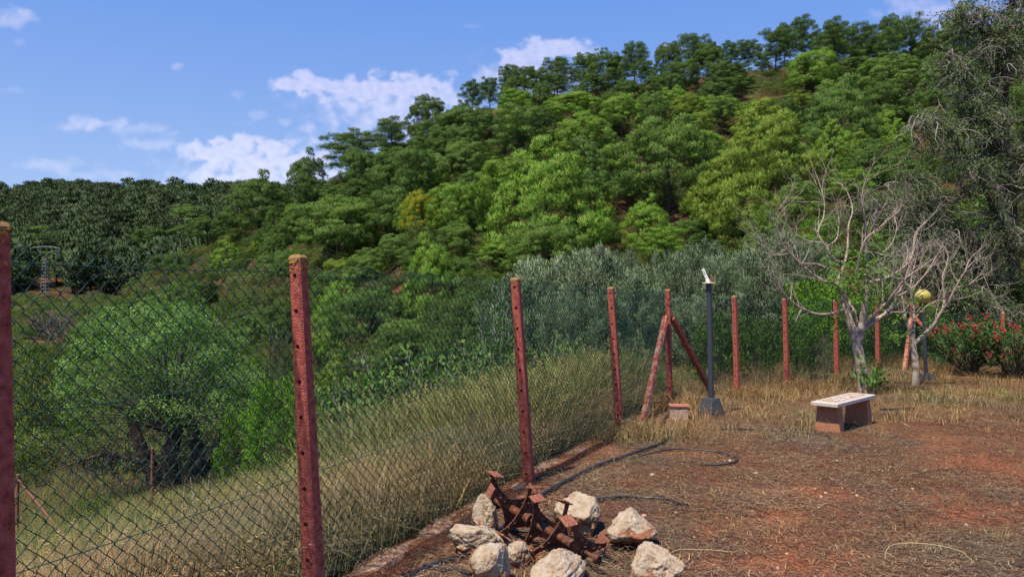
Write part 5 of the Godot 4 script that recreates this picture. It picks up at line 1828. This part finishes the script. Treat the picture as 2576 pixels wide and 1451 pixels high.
func walnut(label: String, foot_at: Vector3, trunk: Array, limbs: Array, d: float, r0: float, seed_: int, leafy: Array, tw: int) -> void:
	rng.seed = seed_
	var o := thing("bare_tree", label, "tree", foot_at)
	var W := func(q: Array, off: float) -> Vector3: return at_depth(1824.0 + q[0] * 0.4336, 377.0 + q[1] * 0.4336, d + off) - foot_at
	var tk := MB.new()
	var tp := [Vector3(0.02, -0.3, 0), Vector3(0.0, 0.0, 0)]
	for q in trunk: tp.append(W.call(q, 0.0))
	var path := smooth_path(tp, 12)
	var rr := []
	for i in 13: rr.append(r0 * lerpf(1.18, 0.86, i / 12.0) * (1.0 + 0.05 * sin(i * 2.3)))
	tube(tk, path, rr, 12, Color.WHITE)
	part("trunk", tk.mesh(M.pale_bark), o)
	var tw_mb := MB.new()
	var tips := []
	for l in limbs:
		var pts := []
		var drift := rf(-1.0, 1.0)
		if l.size() > 3: drift = l[3]
		var n: int = l[0].size()
		for i in n:
			pts.append(W.call(l[0][i], drift * pow(float(i) / maxf(1, n - 1), 1.2)))
		var m: int = n * 4
		var ph := smooth_path(pts, m)
		var rd := []
		for i in m + 1: rd.append(lerpf(l[1], l[2], pow(float(i) / m, 0.7)))
		var lm := MB.new()
		tube(lm, ph, rd, 8, Color.WHITE)
		part("limb", lm.mesh(M.pale_bark if l[1] > 0.06 else M.limb_bark), o)
		if l[2] > 0.03: continue
		for i in range(int(m * 0.3), m):
			if rng.randf() < 0.62:
				var dd: Vector3 = (ph[i + 1] - ph[i]).normalized()
				twig(tw_mb, ph[i], (dd * 0.6 + rv(0.9) + Vector3(0, 0.2, 0)).normalized(), rf(0.3, 0.75), minf(rd[i] * 0.55, 0.012), 0.14, Color(0.32, 0.265, 0.22) * rf(0.7, 1.25), tw, tips)
		twig(tw_mb, ph[m], (ph[m] - ph[m - 1]).normalized(), 0.45, l[2], 0.12, Color(0.25, 0.20, 0.165), tw, tips)
	part("twigs", tw_mb.mesh(M.twig), o)
	var lf := MB.new()
	for q in leafy:                     # tufts of hanging leaflets: centre, reach, count
		var c: Vector3 = W.call([q[0], q[1]], rf(-0.4, 0.2))
		for i in int(q[3] * 0.6):
			var p := c + rv(1.0) * Vector3(q[2], q[2] * 0.7, q[2])
			var ax := (rv() + Vector3(0, -0.25, 0)).normalized()
			for k in 7:                  # one compound leaf
				var b := p + ax * k * 0.035
				var sd := ax.cross(Vector3(0.2, 1, 0.1)).normalized() * (1.0 if k % 2 == 0 else -1.0)
				var dr := (sd + ax * 0.5 + Vector3(0, -0.35, 0) + rv(0.2)).normalized() * rf(0.07, 0.11)
				var g := rf(0.7, 1.3)
				lf.blade(b, dr, dr.cross(rv()).normalized() * rf(0.014, 0.022), Vector3(0, 0.8, 0.4), Color(0.085 * g, 0.17 * g, 0.03 * g))
	part("foliage", lf.mesh(M.leaf), o)

func build_bare_trees() -> void:
	walnut("larger half-bare tree with a pale trunk behind the bench", on(6.83, 15.0), [[800, 1330], [785, 1230], [765, 1130], [748, 1060]], [
		[[[748, 1060], [715, 970], [690, 860], [688, 840]], 0.085, 0.07, 0.0], [[[790, 1080], [775, 1000], [740, 930], [695, 850]], 0.07, 0.045, 0.25], [[[770, 1120], [795, 1020], [812, 900], [826, 770], [824, 720]], 0.085, 0.05, -0.2],
		[[[826, 760], [828, 640], [818, 540], [818, 420], [800, 300], [812, 200], [850, 110]], 0.04, 0.008, -0.1], [[[765, 715], [790, 610], [820, 520], [880, 470], [960, 400], [1020, 350], [1045, 260]], 0.045, 0.008, -0.6], [[[828, 770], [920, 750], [1010, 705], [1080, 640], [1100, 560], [1110, 480], [1190, 400]], 0.04, 0.008, 0.5],
		[[[780, 1060], [830, 985], [900, 930], [960, 860], [1010, 800], [1060, 740], [1200, 640]], 0.05, 0.008, -0.8], [[[785, 1055], [850, 1005], [940, 940], [1000, 850], [1030, 780], [1070, 690], [1090, 600]], 0.055, 0.010, 0.6],
		[[[695, 925], [640, 945], [550, 955], [470, 930], [400, 890], [340, 830], [290, 760], [240, 700], [232, 655], [280, 610], [340, 590]], 0.032, 0.006, -0.9], [[[690, 850], [655, 780], [600, 770], [520, 730], [450, 670], [380, 600], [330, 540], [305, 440], [330, 360], [400, 290]], 0.042, 0.007, -0.5],
		[[[690, 850], [660, 760], [700, 655], [640, 640], [590, 560], [540, 480], [575, 400], [580, 300], [555, 200], [515, 100]], 0.042, 0.008, 0.4], [[[600, 690], [530, 660], [440, 655], [410, 560], [385, 460], [300, 380], [370, 270]], 0.022, 0.006, -0.2], [[[700, 650], [715, 560], [720, 440], [745, 340], [700, 220], [640, 175]], 0.026, 0.007, 0.7],
		[[[380, 600], [290, 610], [240, 560], [210, 490], [180, 455]], 0.018, 0.005, -0.3], [[[1000, 850], [1090, 800], [1180, 700], [1260, 560]], 0.02, 0.006, 0.3], [[[650, 780], [560, 760], [450, 730], [340, 720]], 0.018, 0.005, -0.7], [[[590, 560], [650, 520], [665, 400], [650, 330]], 0.016, 0.005, 0.5], [[[820, 540], [880, 600], [960, 560], [1000, 460], [985, 380]], 0.018, 0.005, 0.9]],
		15.0, 0.102, 9001, [[690, 740, 0.34, 60], [740, 640, 0.3, 34], [860, 690, 0.3, 40], [860, 610, 0.2, 18], [640, 820, 0.3, 30], [760, 800, 0.22, 22], [560, 790, 0.25, 16], [640, 990, 0.15, 14], [970, 760, 0.3, 20], [900, 850, 0.2, 14], [720, 940, 0.12, 8]], 1)
	walnut("smaller half-bare tree with a pale trunk in front of the globe lamp", on(8.52, 16.35), [[1108, 1270], [1098, 1180], [1088, 1110]], [
		[[[1088, 1120], [1075, 1060], [1050, 985], [1042, 930], [1030, 840]], 0.05, 0.012, 0.2], [[[1092, 1130], [1160, 1070], [1220, 1005], [1262, 930], [1300, 880], [1340, 800], [1400, 700], [1475, 620]], 0.055, 0.008, -0.4], [[[1090, 1110], [1100, 980], [1092, 900], [1080, 780], [1110, 640]], 0.045, 0.008, 0.5],
		[[[1262, 940], [1275, 850], [1265, 740], [1300, 620], [1260, 540]], 0.025, 0.006, 0.6], [[[1045, 940], [960, 940], [880, 900], [900, 800]], 0.022, 0.006, -0.4], [[[1042, 940], [1130, 945], [1200, 925], [1245, 885]], 0.022, 0.008, -0.7], [[[1340, 800], [1420, 780], [1500, 720], [1560, 740]], 0.018, 0.005, 0.3], [[[1100, 980], [1180, 900], [1260, 870], [1380, 860], [1470, 830]], 0.018, 0.005, 0.5],
		[[[1050, 985], [1000, 900], [970, 800], [990, 700]], 0.02, 0.005, -0.2], [[[1400, 700], [1420, 640], [1480, 580]], 0.014, 0.005, 0.2], [[[1500, 720], [1560, 860], [1605, 930]], 0.012, 0.005, -0.1], [[[1080, 800], [1020, 720], [1050, 640]], 0.016, 0.005, 0.4]],
		16.35, 0.072, 9002, [[1130, 880, 0.25, 22], [1040, 1060, 0.2, 14], [1220, 960, 0.2, 12], [1010, 960, 0.15, 10], [1350, 830, 0.3, 22], [1000, 1080, 0.18, 14]], 1)
	# shoots at the foot of the larger tree
	rng.seed = 9003
	var o := thing("sucker_shoots", "leafy green shoots at the foot of the larger pale trunk", "plant", on(6.85, 14.85))
	var w := MB.new()
	var mb := MB.new()
	for i in 26:
		var an := rf(0, PI2)
		var e := Vector3(cos(an) * rf(0.1, 0.42), rf(0.15, 0.62), sin(an) * rf(0.1, 0.35))
		tube(w, [Vector3.ZERO, e * Vector3(0.4, 0.6, 0.4), e], [0.006, 0.005, 0.003], 3, Color(0.12, 0.13, 0.06), false)
		for k in 9:
			var p := e * rf(0.4, 1.05) + rv(0.05)
			var out := (e.normalized() + Vector3(0, 0.5, 0)).normalized()
			var dr := (out + rv(0.8)).normalized() * rf(0.06, 0.12)
			var g := rf(0.7, 1.3)
			mb.blade(p, dr, dr.cross(rv()).normalized() * rf(0.018, 0.03), out, Color(0.07 * g, 0.16 * g, 0.035 * g))
	part("stems", w.mesh(M.twig), o)
	part("foliage", mb.mesh(M.leaf), o)

func build_weeping_tree() -> void:
	rng.seed = 1234
	var d := 23.0
	var ft := on((2575.0 - CU) / FOC * d, d)
	var o := thing("weeping_tree", "tall half-dead weeping tree with tangled grey twigs at the right edge", "tree", ft)
	var P := func(u: float, v: float, off: float) -> Vector3: return at_depth(u, v, d + off) - ft
	var limbs := [
		[[[2575, 930, 0], [2560, 800, 0], [2548, 640, 0.2], [2545, 500, 0.3], [2532, 330, 0.3], [2535, 160, 0.4], [2560, -60, 0.6]], 0.24, 0.07],
		[[[2570, 880, 0], [2520, 760, -0.4], [2450, 650, -0.8], [2390, 590, -1.0], [2335, 510, -1.3], [2290, 450, -1.4]], 0.17, 0.03],
		[[[2570, 870, 0], [2500, 700, -0.3], [2440, 630, -0.4], [2400, 600, 0.4]], 0.10, 0.03],
		[[[2548, 640, 0], [2500, 520, -0.9], [2440, 400, -1.2], [2380, 330, -1.5], [2320, 300, -1.6]], 0.09, 0.02],
		[[[2540, 430, 0.2], [2480, 300, -0.5], [2430, 200, -0.8], [2390, 140, -0.9]], 0.085, 0.02],
		[[[2533, 250, 0.3], [2500, 120, 0.0], [2450, 50, -0.2], [2410, 30, -0.3]], 0.07, 0.018],
		[[[2545, 500, 0.3], [2620, 380, -0.3], [2700, 280, -0.5], [2760, 260, -0.5]], 0.1, 0.02],
		[[[2548, 640, 0.3], [2640, 560, 0.2], [2740, 500, 0.3]], 0.09, 0.02],
		[[[2535, 160, 0.4], [2590, 20, 0.3], [2620, -80, 0.4]], 0.07, 0.02],
		[[[2400, 600, 0.4], [2330, 560, 0.2], [2260, 530, 0.0], [2190, 530, -0.2]], 0.05, 0.015],
		[[[2390, 590, -1.0], [2320, 620, -1.3], [2260, 680, -1.5]], 0.05, 0.015],
		[[[2560, 800, 0], [2480, 780, -1.2], [2420, 720, -1.6], [2380, 690, -1.7]], 0.07, 0.02]]
	var nodes := []
	for l in limbs:
		var pts := []
		for q in l[0]: pts.append(P.call(q[0], q[1], q[2]))
		var m := 22
		var ph := smooth_path(pts, m)
		var rd := []
		for i in m + 1: rd.append(lerpf(l[1], l[2], float(i) / m))
		var lm := MB.new()
		tube(lm, ph, rd, 8, Color.WHITE)
		part("limb" if l[1] < 0.2 else "trunk", lm.mesh(M.bark), o)
		for i in range(7 if l[1] > 0.15 else 3, m + 1): nodes.append(ph[i])
	var tw := MB.new()
	var lf := MB.new()
	for i in 2300:
		var b: Vector3 = nodes[rng.randi() % nodes.size()] + rv(0.25)
		var an := rf(0, PI2)
		var dir := Vector3(cos(an), rf(0.1, 0.9), sin(an)).normalized()
		var L := rf(0.6, 1.5)
		var pts := [b]
		var q := b
		var dd := dir
		var dead := rng.randf() < 0.36
		for k in 7:
			dd = (dd + Vector3(0, -0.2, 0) + rv(0.42)).normalized()
			q += dd * L / 7.0
			pts.append(q)
		var c := Color(0.31, 0.29, 0.26) * rf(0.6, 1.25) if dead else Color(0.11, 0.10, 0.085)
		tube(tw, pts, [0.014, 0.012, 0.011, 0.010, 0.009, 0.008, 0.006, 0.004], 3, c, false)
		if dead:
			for k in 4:
				var s: Vector3 = pts[2 + k]
				var e := s + Vector3(rf(-0.3, 0.3), rf(-0.45, 0.05), rf(-0.3, 0.3))
				tube(tw, [s, s.lerp(e, 0.5) + rv(0.08), e], [0.007, 0.006, 0.004], 3, c, false)
			continue
		for k in 46:
			var t := rf(1.0, 6.9)
			var s: Vector3 = (pts[int(t)] as Vector3).lerp(pts[int(t) + 1], t - int(t)) + rv(0.13)
			var out := (Vector3(cos(an), 0.5, sin(an)) + rv(0.4)).normalized()
			var dr := (Vector3(0, -0.6, 0) + rv(0.9)).normalized() * rf(0.07, 0.13)
			var g := rf(0.7, 1.3)
			lf.blade(s, dr, dr.cross(rv()).normalized() * rf(0.014, 0.022), out, Color(0.115 * g, 0.155 * g, 0.068 * g))
	part("twigs", tw.mesh(M.twig), o)
	part("foliage", lf.mesh(M.leaf), o)

func build_oleander() -> void:
	rng.seed = 4321
	var k0 := 0
	for q in [[2440, 18.9, 1.05, 1.55, "red flowering oleander left of the short red post"], [2555, 18.2, 1.0, 1.7, "red flowering oleander at the right edge of the picture"]]:
		var d: float = q[1]
		var p := on((q[0] - CU) / FOC * d, d)
		var o := thing("oleander", q[4], "shrub", p, "red oleanders")
		var w := MB.new()
		var mb := MB.new()
		var fl := MB.new()
		for i in 120:
			var an := rf(0, PI2)
			var r: float = q[2] * sqrt(rf(0.05, 1.0))
			var e := Vector3(cos(an) * r, q[3] * rf(0.3, 1.0) * (1.0 - 0.25 * r / q[2]), sin(an) * r)
			tube(w, [Vector3(rf(-0.1, 0.1), 0, rf(-0.1, 0.1)), e * Vector3(0.5, 0.6, 0.5), e], [0.012, 0.009, 0.005], 3, Color(0.12, 0.11, 0.07), false)
			for j in 26:
				var s := e * rf(0.72, 1.05) + rv(0.06)
				var out := (e.normalized() + Vector3(0, 0.4, 0)).normalized()
				var dr := (out * 0.5 + rv(1.0)).normalized() * rf(0.10, 0.17)
				var g := rf(0.65, 1.3)
				mb.blade(s, dr, dr.cross(rv()).normalized() * rf(0.010, 0.016), out, Color(0.055 * g, 0.115 * g, 0.038 * g))
			if rng.randf() < 0.36 and e.z > -0.3:
				for j in 13:
					var s := e + Vector3(0, 0.05, 0) + rv(0.075)
					var fo := (rv() + Vector3(0, 0.5, 0.4)).normalized()
					var g := rf(0.7, 1.2)
					for b in 5:
						var a2 := PI2 * b / 5.0
						var t1 := fo.cross(Vector3.UP).normalized()
						var t2 := fo.cross(t1)
						var dr := (t1 * cos(a2) + t2 * sin(a2) + fo * 0.4) * 0.026
						fl.blade(s, dr, fo.cross(dr).normalized() * 0.011, fo, Color(0.50 * g, 0.035 * g, 0.07 * g))
		part("stems", w.mesh(M.twig), o)
		part("foliage", mb.mesh(M.leaf), o)
		part("flowers", fl.mesh(M.leaf), o)

func build_dead_shrubs() -> void:
	rng.seed = 31
	for q in [[150, 935, 62.0, 3.6, "dead grey leafless bush on the left terrace"], [225, 935, 60.0, 3.6, "dead dark leafless bush right of its grey neighbour on the terrace"], [110, 850, 70.0, 3.0, "dead leafless bush below the power mast"]]:
		var d: float = q[2]
		var p := on((q[0] - CU) / FOC * d, d)
		var o := thing("dead_bush", q[4], "shrub", p)
		var mb := MB.new()
		var tips := []
		for i in 22:
			var an := rf(0, PI2)
			twig(mb, Vector3(rf(-0.2, 0.2), 0, rf(-0.2, 0.2)), Vector3(cos(an) * 0.8, 1.0, sin(an) * 0.8), q[3] * rf(0.5, 0.8), 0.05, 0.05, Color(0.11, 0.085, 0.075) * rf(0.7, 1.3), 2, tips)
		part("branches", mb.mesh(M.twig), o)

# ------------------------------------------------------------------ grass and litter
func grass_clump(n: int, h0: float, h1: float, spread: float, bend: float, w: float, cols: Array, heads := 0.0) -> ArrayMesh:
	var mb := MB.new()
	for i in n:
		var an := rf(0, PI2)
		var b := Vector3(cos(an), 0, sin(an)) * spread * sqrt(rng.randf())
		var h := rf(h0, h1)
		var ld := Vector3(cos(an + rf(-1.2, 1.2)), 0, sin(an + rf(-1.2, 1.2)))
		var bd := bend * rf(0.3, 1.6)
		var m := b + Vector3(0, h * 0.55, 0) + ld * h * bd * 0.28
		var e := b + Vector3(0, h * (1.0 - 0.35 * bd), 0) + ld * h * bd
		var sd := ld.cross(Vector3.UP).rotated(Vector3.UP, rf(-0.9, 0.9)) * w * rf(0.6, 1.3)
		var c: Color = cols[rng.randi() % cols.size()]
		c = c * rf(0.75, 1.25)
		var nn := (ld * 0.3 + Vector3(0, 0.8, 0) + rv(0.4)).normalized()
		b.y -= 0.05
		mb.tri_n(b - sd, b + sd, m + sd * 0.8, nn, nn, nn, c)
		mb.tri_n(b - sd, m + sd * 0.8, m - sd * 0.8, nn, nn, nn, c)
		mb.tri_n(m - sd * 0.8, m + sd * 0.8, e, nn, nn, nn, c)
		if rng.randf() < heads:
			var hd := (e - m).normalized()
			for k in 5:
				var p := e - hd * k * 0.022
				var s2 := (sd.normalized() * (1.0 if k % 2 == 0 else -1.0) + hd).normalized() * 0.035
				mb.spike(p, s2 + Vector3(0, -0.01, 0), hd * 0.006, nn, c * 1.15)
	return mb.mesh(M.grass)

func scatter(called: String, meshes: Array, n: int, place: Callable, sc: Vector2, label: String) -> void:
	for k in meshes.size():
		var xs := []
		var cs := []
		for i in n / meshes.size():
			var p: Vector3 = place.call()
			if p.y < -900: continue
			var s := rf(sc.x, sc.y)
			var tilt := Basis(Vector3(rf(-1, 1), 0, rf(-1, 1)).normalized(), rf(0, 0.15))
			xs.append(Transform3D((tilt * Basis(Vector3.UP, rf(0, PI2))).scaled(Vector3(s, s * rf(0.8, 1.2), s)), p))
			var g := rf(0.65, 1.25)
			var gn := nz.get_noise_2d(p.x * 10.0, p.z * 10.0)
			cs.append(Color(g * (1.0 + 0.5 * gn), g * (1.0 + 0.15 * gn), g * rf(0.85, 1.1)))
		stuff(called, meshes[k], xs, cs, label, "grass")

func build_grass() -> void:
	rng.seed = 2222
	var straw := [Color(0.36, 0.25, 0.12), Color(0.44, 0.32, 0.16), Color(0.28, 0.185, 0.09), Color(0.22, 0.14, 0.075)]
	var green := [Color(0.13, 0.17, 0.045), Color(0.17, 0.19, 0.06), Color(0.26, 0.22, 0.095), Color(0.10, 0.14, 0.04), Color(0.29, 0.235, 0.115)]
	var brown := [Color(0.27, 0.185, 0.10), Color(0.20, 0.14, 0.08), Color(0.36, 0.26, 0.13), Color(0.15, 0.13, 0.06)]
	var tall := []
	var dry := []
	for i in 3:
		tall.append(grass_clump(80, 0.4, 0.95, 0.24, 0.42, 0.0027, green, 0.12))
		dry.append(grass_clump(80, 0.25, 0.8, 0.24, 0.65, 0.0027, brown, 0.06))
	var field := func() -> Vector3:
		var d := 3.2 + 24.0 * pow(rng.randf(), 1.15)
		var x := rf(-0.72, 0.24) * d
		var s := outside(x, d)
		if s < 0.35 or bareness(x, -d) > 0.3: return Vector3(0, -999, 0)
		if s < 1.5 and rng.randf() < 0.45: return Vector3(0, -999, 0)
		return on(x, d)
	scatter("field_grass", tall, 9000, field, Vector2(0.22, 0.55), "tall green and yellow grass of the sloping field beyond the fence")
	var edge := func() -> Vector3:
		var s := rf(0.0, 13.2)
		var off := 0.25 + absf(rng.randfn(0.0, 0.8))
		var x := -2.2 + 0.387 * s - 0.922 * off
		var d := 2.3 + 0.922 * s + 0.387 * off
		return on(x, d)
	scatter("fence_grass", dry, 2300, edge, Vector2(0.6, 1.0), "dry brown grass standing along the outside of the fence")
	var brow := func() -> Vector3:
		var s := 14.5 - 7.5 * pow(rng.randf(), 1.2)
		var off := rf(0.5, 3.6)
		return on(-2.2 + 0.387 * s - 0.922 * off, 2.3 + 0.922 * s + 0.387 * off)
	scatter("brow_grass", tall, 1800, brow, Vector2(0.75, 1.35), "tall pale grass on the brow just beyond the fence")
	var brow2 := func() -> Vector3:
		var s := 9.0 - 5.0 * pow(rng.randf(), 1.2)
		var off := rf(0.5, 2.8)
		return on(-2.2 + 0.387 * s - 0.922 * off, 2.3 + 0.922 * s + 0.387 * off)
	scatter("brow_grass", tall, 800, brow2, Vector2(0.45, 0.85), "wispy grass beyond the bay behind the boulders")
	var behind := func() -> Vector3:
		var d := rf(13.5, 24.0)
		var x := rf(0.0, 13.0)
		var s := outside(x, d)
		if s < 0.2 or s > 3.0: return Vector3(0, -999, 0)
		return on(x, d)
	scatter("fence_grass", dry, 1300, behind, Vector2(0.35, 0.8), "dry grass behind the far run of fence")
	var tuft := []
	for i in 4: tuft.append(grass_clump(26, 0.06, 0.34, 0.2, 1.25, 0.0026, straw, 0.06))
	var posts := func() -> Vector3:
		var q := rng.randf()
		if q < 0.5:
			var i := rng.randi_range(3, 9)
			var p := foot(i)
			var r := absf(rng.randfn(0.0, 0.42))
			var a := rf(0, PI2)
			var x := p.x + cos(a) * r + 0.12
			var d := -p.z - absf(sin(a)) * r * 0.8
			if outside(x, d) > 0.3: return Vector3(0, -999, 0)
			return on(x, d)
		var d := rf(9.6, 20.0)
		var x := rf(0.12, 0.7) * d
		if outside(x, d) > -0.05: return Vector3(0, -999, 0)
		if nz2.get_noise_2d(x * 22.0, d * 22.0) < rf(-0.25, 0.45) - sst(9.0, 15.0, d) * 0.45 + sst(0.0, 3.0, -outside(x, d) - 1.5) * 0.25: return Vector3(0, -999, 0)
		return on(x, d)
	scatter("straw_tuft", tuft, 2000, posts, Vector2(0.55, 1.15), "dry straw tufts round the fence feet and the far yard")
	var sparse := func() -> Vector3:
		var d := rf(4.3, 11.0)
		var x := rf(-0.2, 0.7) * d
		if outside(x, d) > -0.3 or nz2.get_noise_2d(x * 18.0 + 50.0, d * 18.0) < 0.12: return Vector3(0, -999, 0)
		return on(x, d)
	scatter("straw_tuft", tuft, 260, sparse, Vector2(0.25, 0.6), "short dry grass tufts on the open red earth")
	var gr := [grass_clump(40, 0.03, 0.11, 0.2, 0.5, 0.003, [Color(0.13, 0.2, 0.04), Color(0.25, 0.25, 0.08)])]
	var lawn := func() -> Vector3:
		var d := rf(11.0, 19.0)
		var x := rf(5.2, 12.5)
		if outside(x, d) > -0.2 or nz2.get_noise_2d(x * 16.0 + 20.0, d * 16.0) < 0.1: return Vector3(0, -999, 0)
		return on(x, d)
	scatter("green_grass", gr, 700, lawn, Vector2(0.6, 1.2), "sparse low green grass at the back of the yard")
	# needles, bark and broken straw lying flat on the earth
	var lit := []
	var lc := [Color(0.16, 0.10, 0.07), Color(0.11, 0.075, 0.06), Color(0.24, 0.16, 0.10), Color(0.44, 0.32, 0.18), Color(0.30, 0.21, 0.13), Color(0.085, 0.06, 0.05)]
	for k in 3:
		var mb := MB.new()
		for i in 170:
			var a := rf(0, PI2)
			var p := Vector3(rf(-0.3, 0.3), rf(0.002, 0.014), rf(-0.3, 0.3))
			var L := rf(0.025, 0.12)
			var dr := Vector3(cos(a) * L, rf(-0.006, 0.012), sin(a) * L)
			var sd := Vector3(-sin(a), 0, cos(a)) * rf(0.0011, 0.0024)
			var c: Color = lc[rng.randi() % lc.size()] * rf(0.7, 1.25)
			var m := p + dr * 0.5 + Vector3(0, rf(0, 0.008), 0) + sd * rf(-3, 3)
			mb.tri_n(p - sd, p + sd, m + sd, Vector3.UP, Vector3.UP, Vector3.UP, c)
			mb.tri_n(p - sd, m + sd, m - sd, Vector3.UP, Vector3.UP, Vector3.UP, c)
			mb.tri_n(m - sd, m + sd, p + dr, Vector3.UP, Vector3.UP, Vector3.UP, c)
		lit.append(mb.mesh(M.grass))
	var yard := func() -> Vector3:
		var d := 3.9 + 10.5 * pow(rng.randf(), 1.2)
		var x := rf(-0.45, 0.72) * d
		if outside(x, d) > -0.12: return Vector3(0, -999, 0)
		var e := sst(0.0, 0.35, nz.get_noise_2d(x * 12.0, -d * 12.0) * 0.8 + nz2.get_noise_2d(x * 40.0, -d * 40.0) * 0.45 + 0.04)
		if rng.randf() < e * 0.85: return Vector3(0, -999, 0)
		return on(x, d)
	scatter("needle_litter", lit, 2100, yard, Vector2(0.7, 1.1), "brown needle and straw litter strewn over the yard")
	# a few long straws one can pick out, and bleached stalks in the field
	rng.seed = 2223
	for q in [[[2225, 1405], [2240, 1382], [2330, 1386], [2420, 1402], [2455, 1425], "long pale straw bent over on the earth at lower right"], [[1840, 1392], [1780, 1400], [1740, 1404], [1705, 1398], [1660, 1404], "long dry straw lying right of the lower boulder"]]:
		var pts := []
		for i in 5:
			var d: float = 1.8 * FOC / (q[i][1] - CV)
			pts.append(on((q[i][0] - CU) / FOC * d, d) + Vector3(0, 0.012 + 0.05 * sin(i * PI / 4.0), 0))
		var mb := MB.new()
		tube(mb, smooth_path(pts, 14), [0.0022, 0.0022, 0.0022, 0.0022, 0.002, 0.002, 0.002, 0.002, 0.0018, 0.0018, 0.0016, 0.0015, 0.0014, 0.0012, 0.001], 4, Color(0.55, 0.42, 0.22))
		tag(single("straw", mb.mesh(M.twig)), q[5], "straw")
	for q in [[505, 1475, 480, 1200, "tall bleached dead stalk in the field, left of a pair"], [512, 1475, 528, 1190, "tall bleached dead stalk in the field, right of a pair"], [760, 1450, 770, 1290, "short bleached stalk beside the nearest whole post"], [330, 1460, 328, 1330, "thin bleached stalk left in the field grass"]]:
		var d := 7.0
		var a := on((q[0] - CU) / FOC * d, d)
		var e := at_depth(q[2], q[3], d)
		var mb := MB.new()
		tube(mb, [Vector3(0, -0.05, 0), (e - a) * 0.5 + rv(0.04), e - a], [0.005, 0.004, 0.002], 5, Color(0.55, 0.5, 0.42))
		for k in 4: tube(mb, [(e - a) * (0.4 + 0.12 * k), (e - a) * (0.5 + 0.13 * k) + Vector3(rf(-0.06, 0.06), 0.03, 0)], [0.003, 0.0015], 3, Color(0.5, 0.45, 0.38))
		tag(single("dry_stalk", mb.mesh(M.twig), a), q[4], "stalk")

func _ready() -> void:
	nz.seed = 5; nz.frequency = 0.03; nz.fractal_octaves = 4
	nz2.seed = 9; nz2.frequency = 0.03; nz2.fractal_octaves = 3
	rng.seed = 1
	build_light()
	build_materials()
	build_ground()
	build_pines()
	build_shrubs()
	build_olives()
	build_almond()
	build_fig()
	build_weeping_tree()
	build_bare_trees()
	build_oleander()
	build_dead_shrubs()
	build_fence()
	build_low_fence()
	build_rocks()
	build_rotor()
	build_hoses()
	build_lamps()
	build_bench()
	build_mast()
	build_grass()
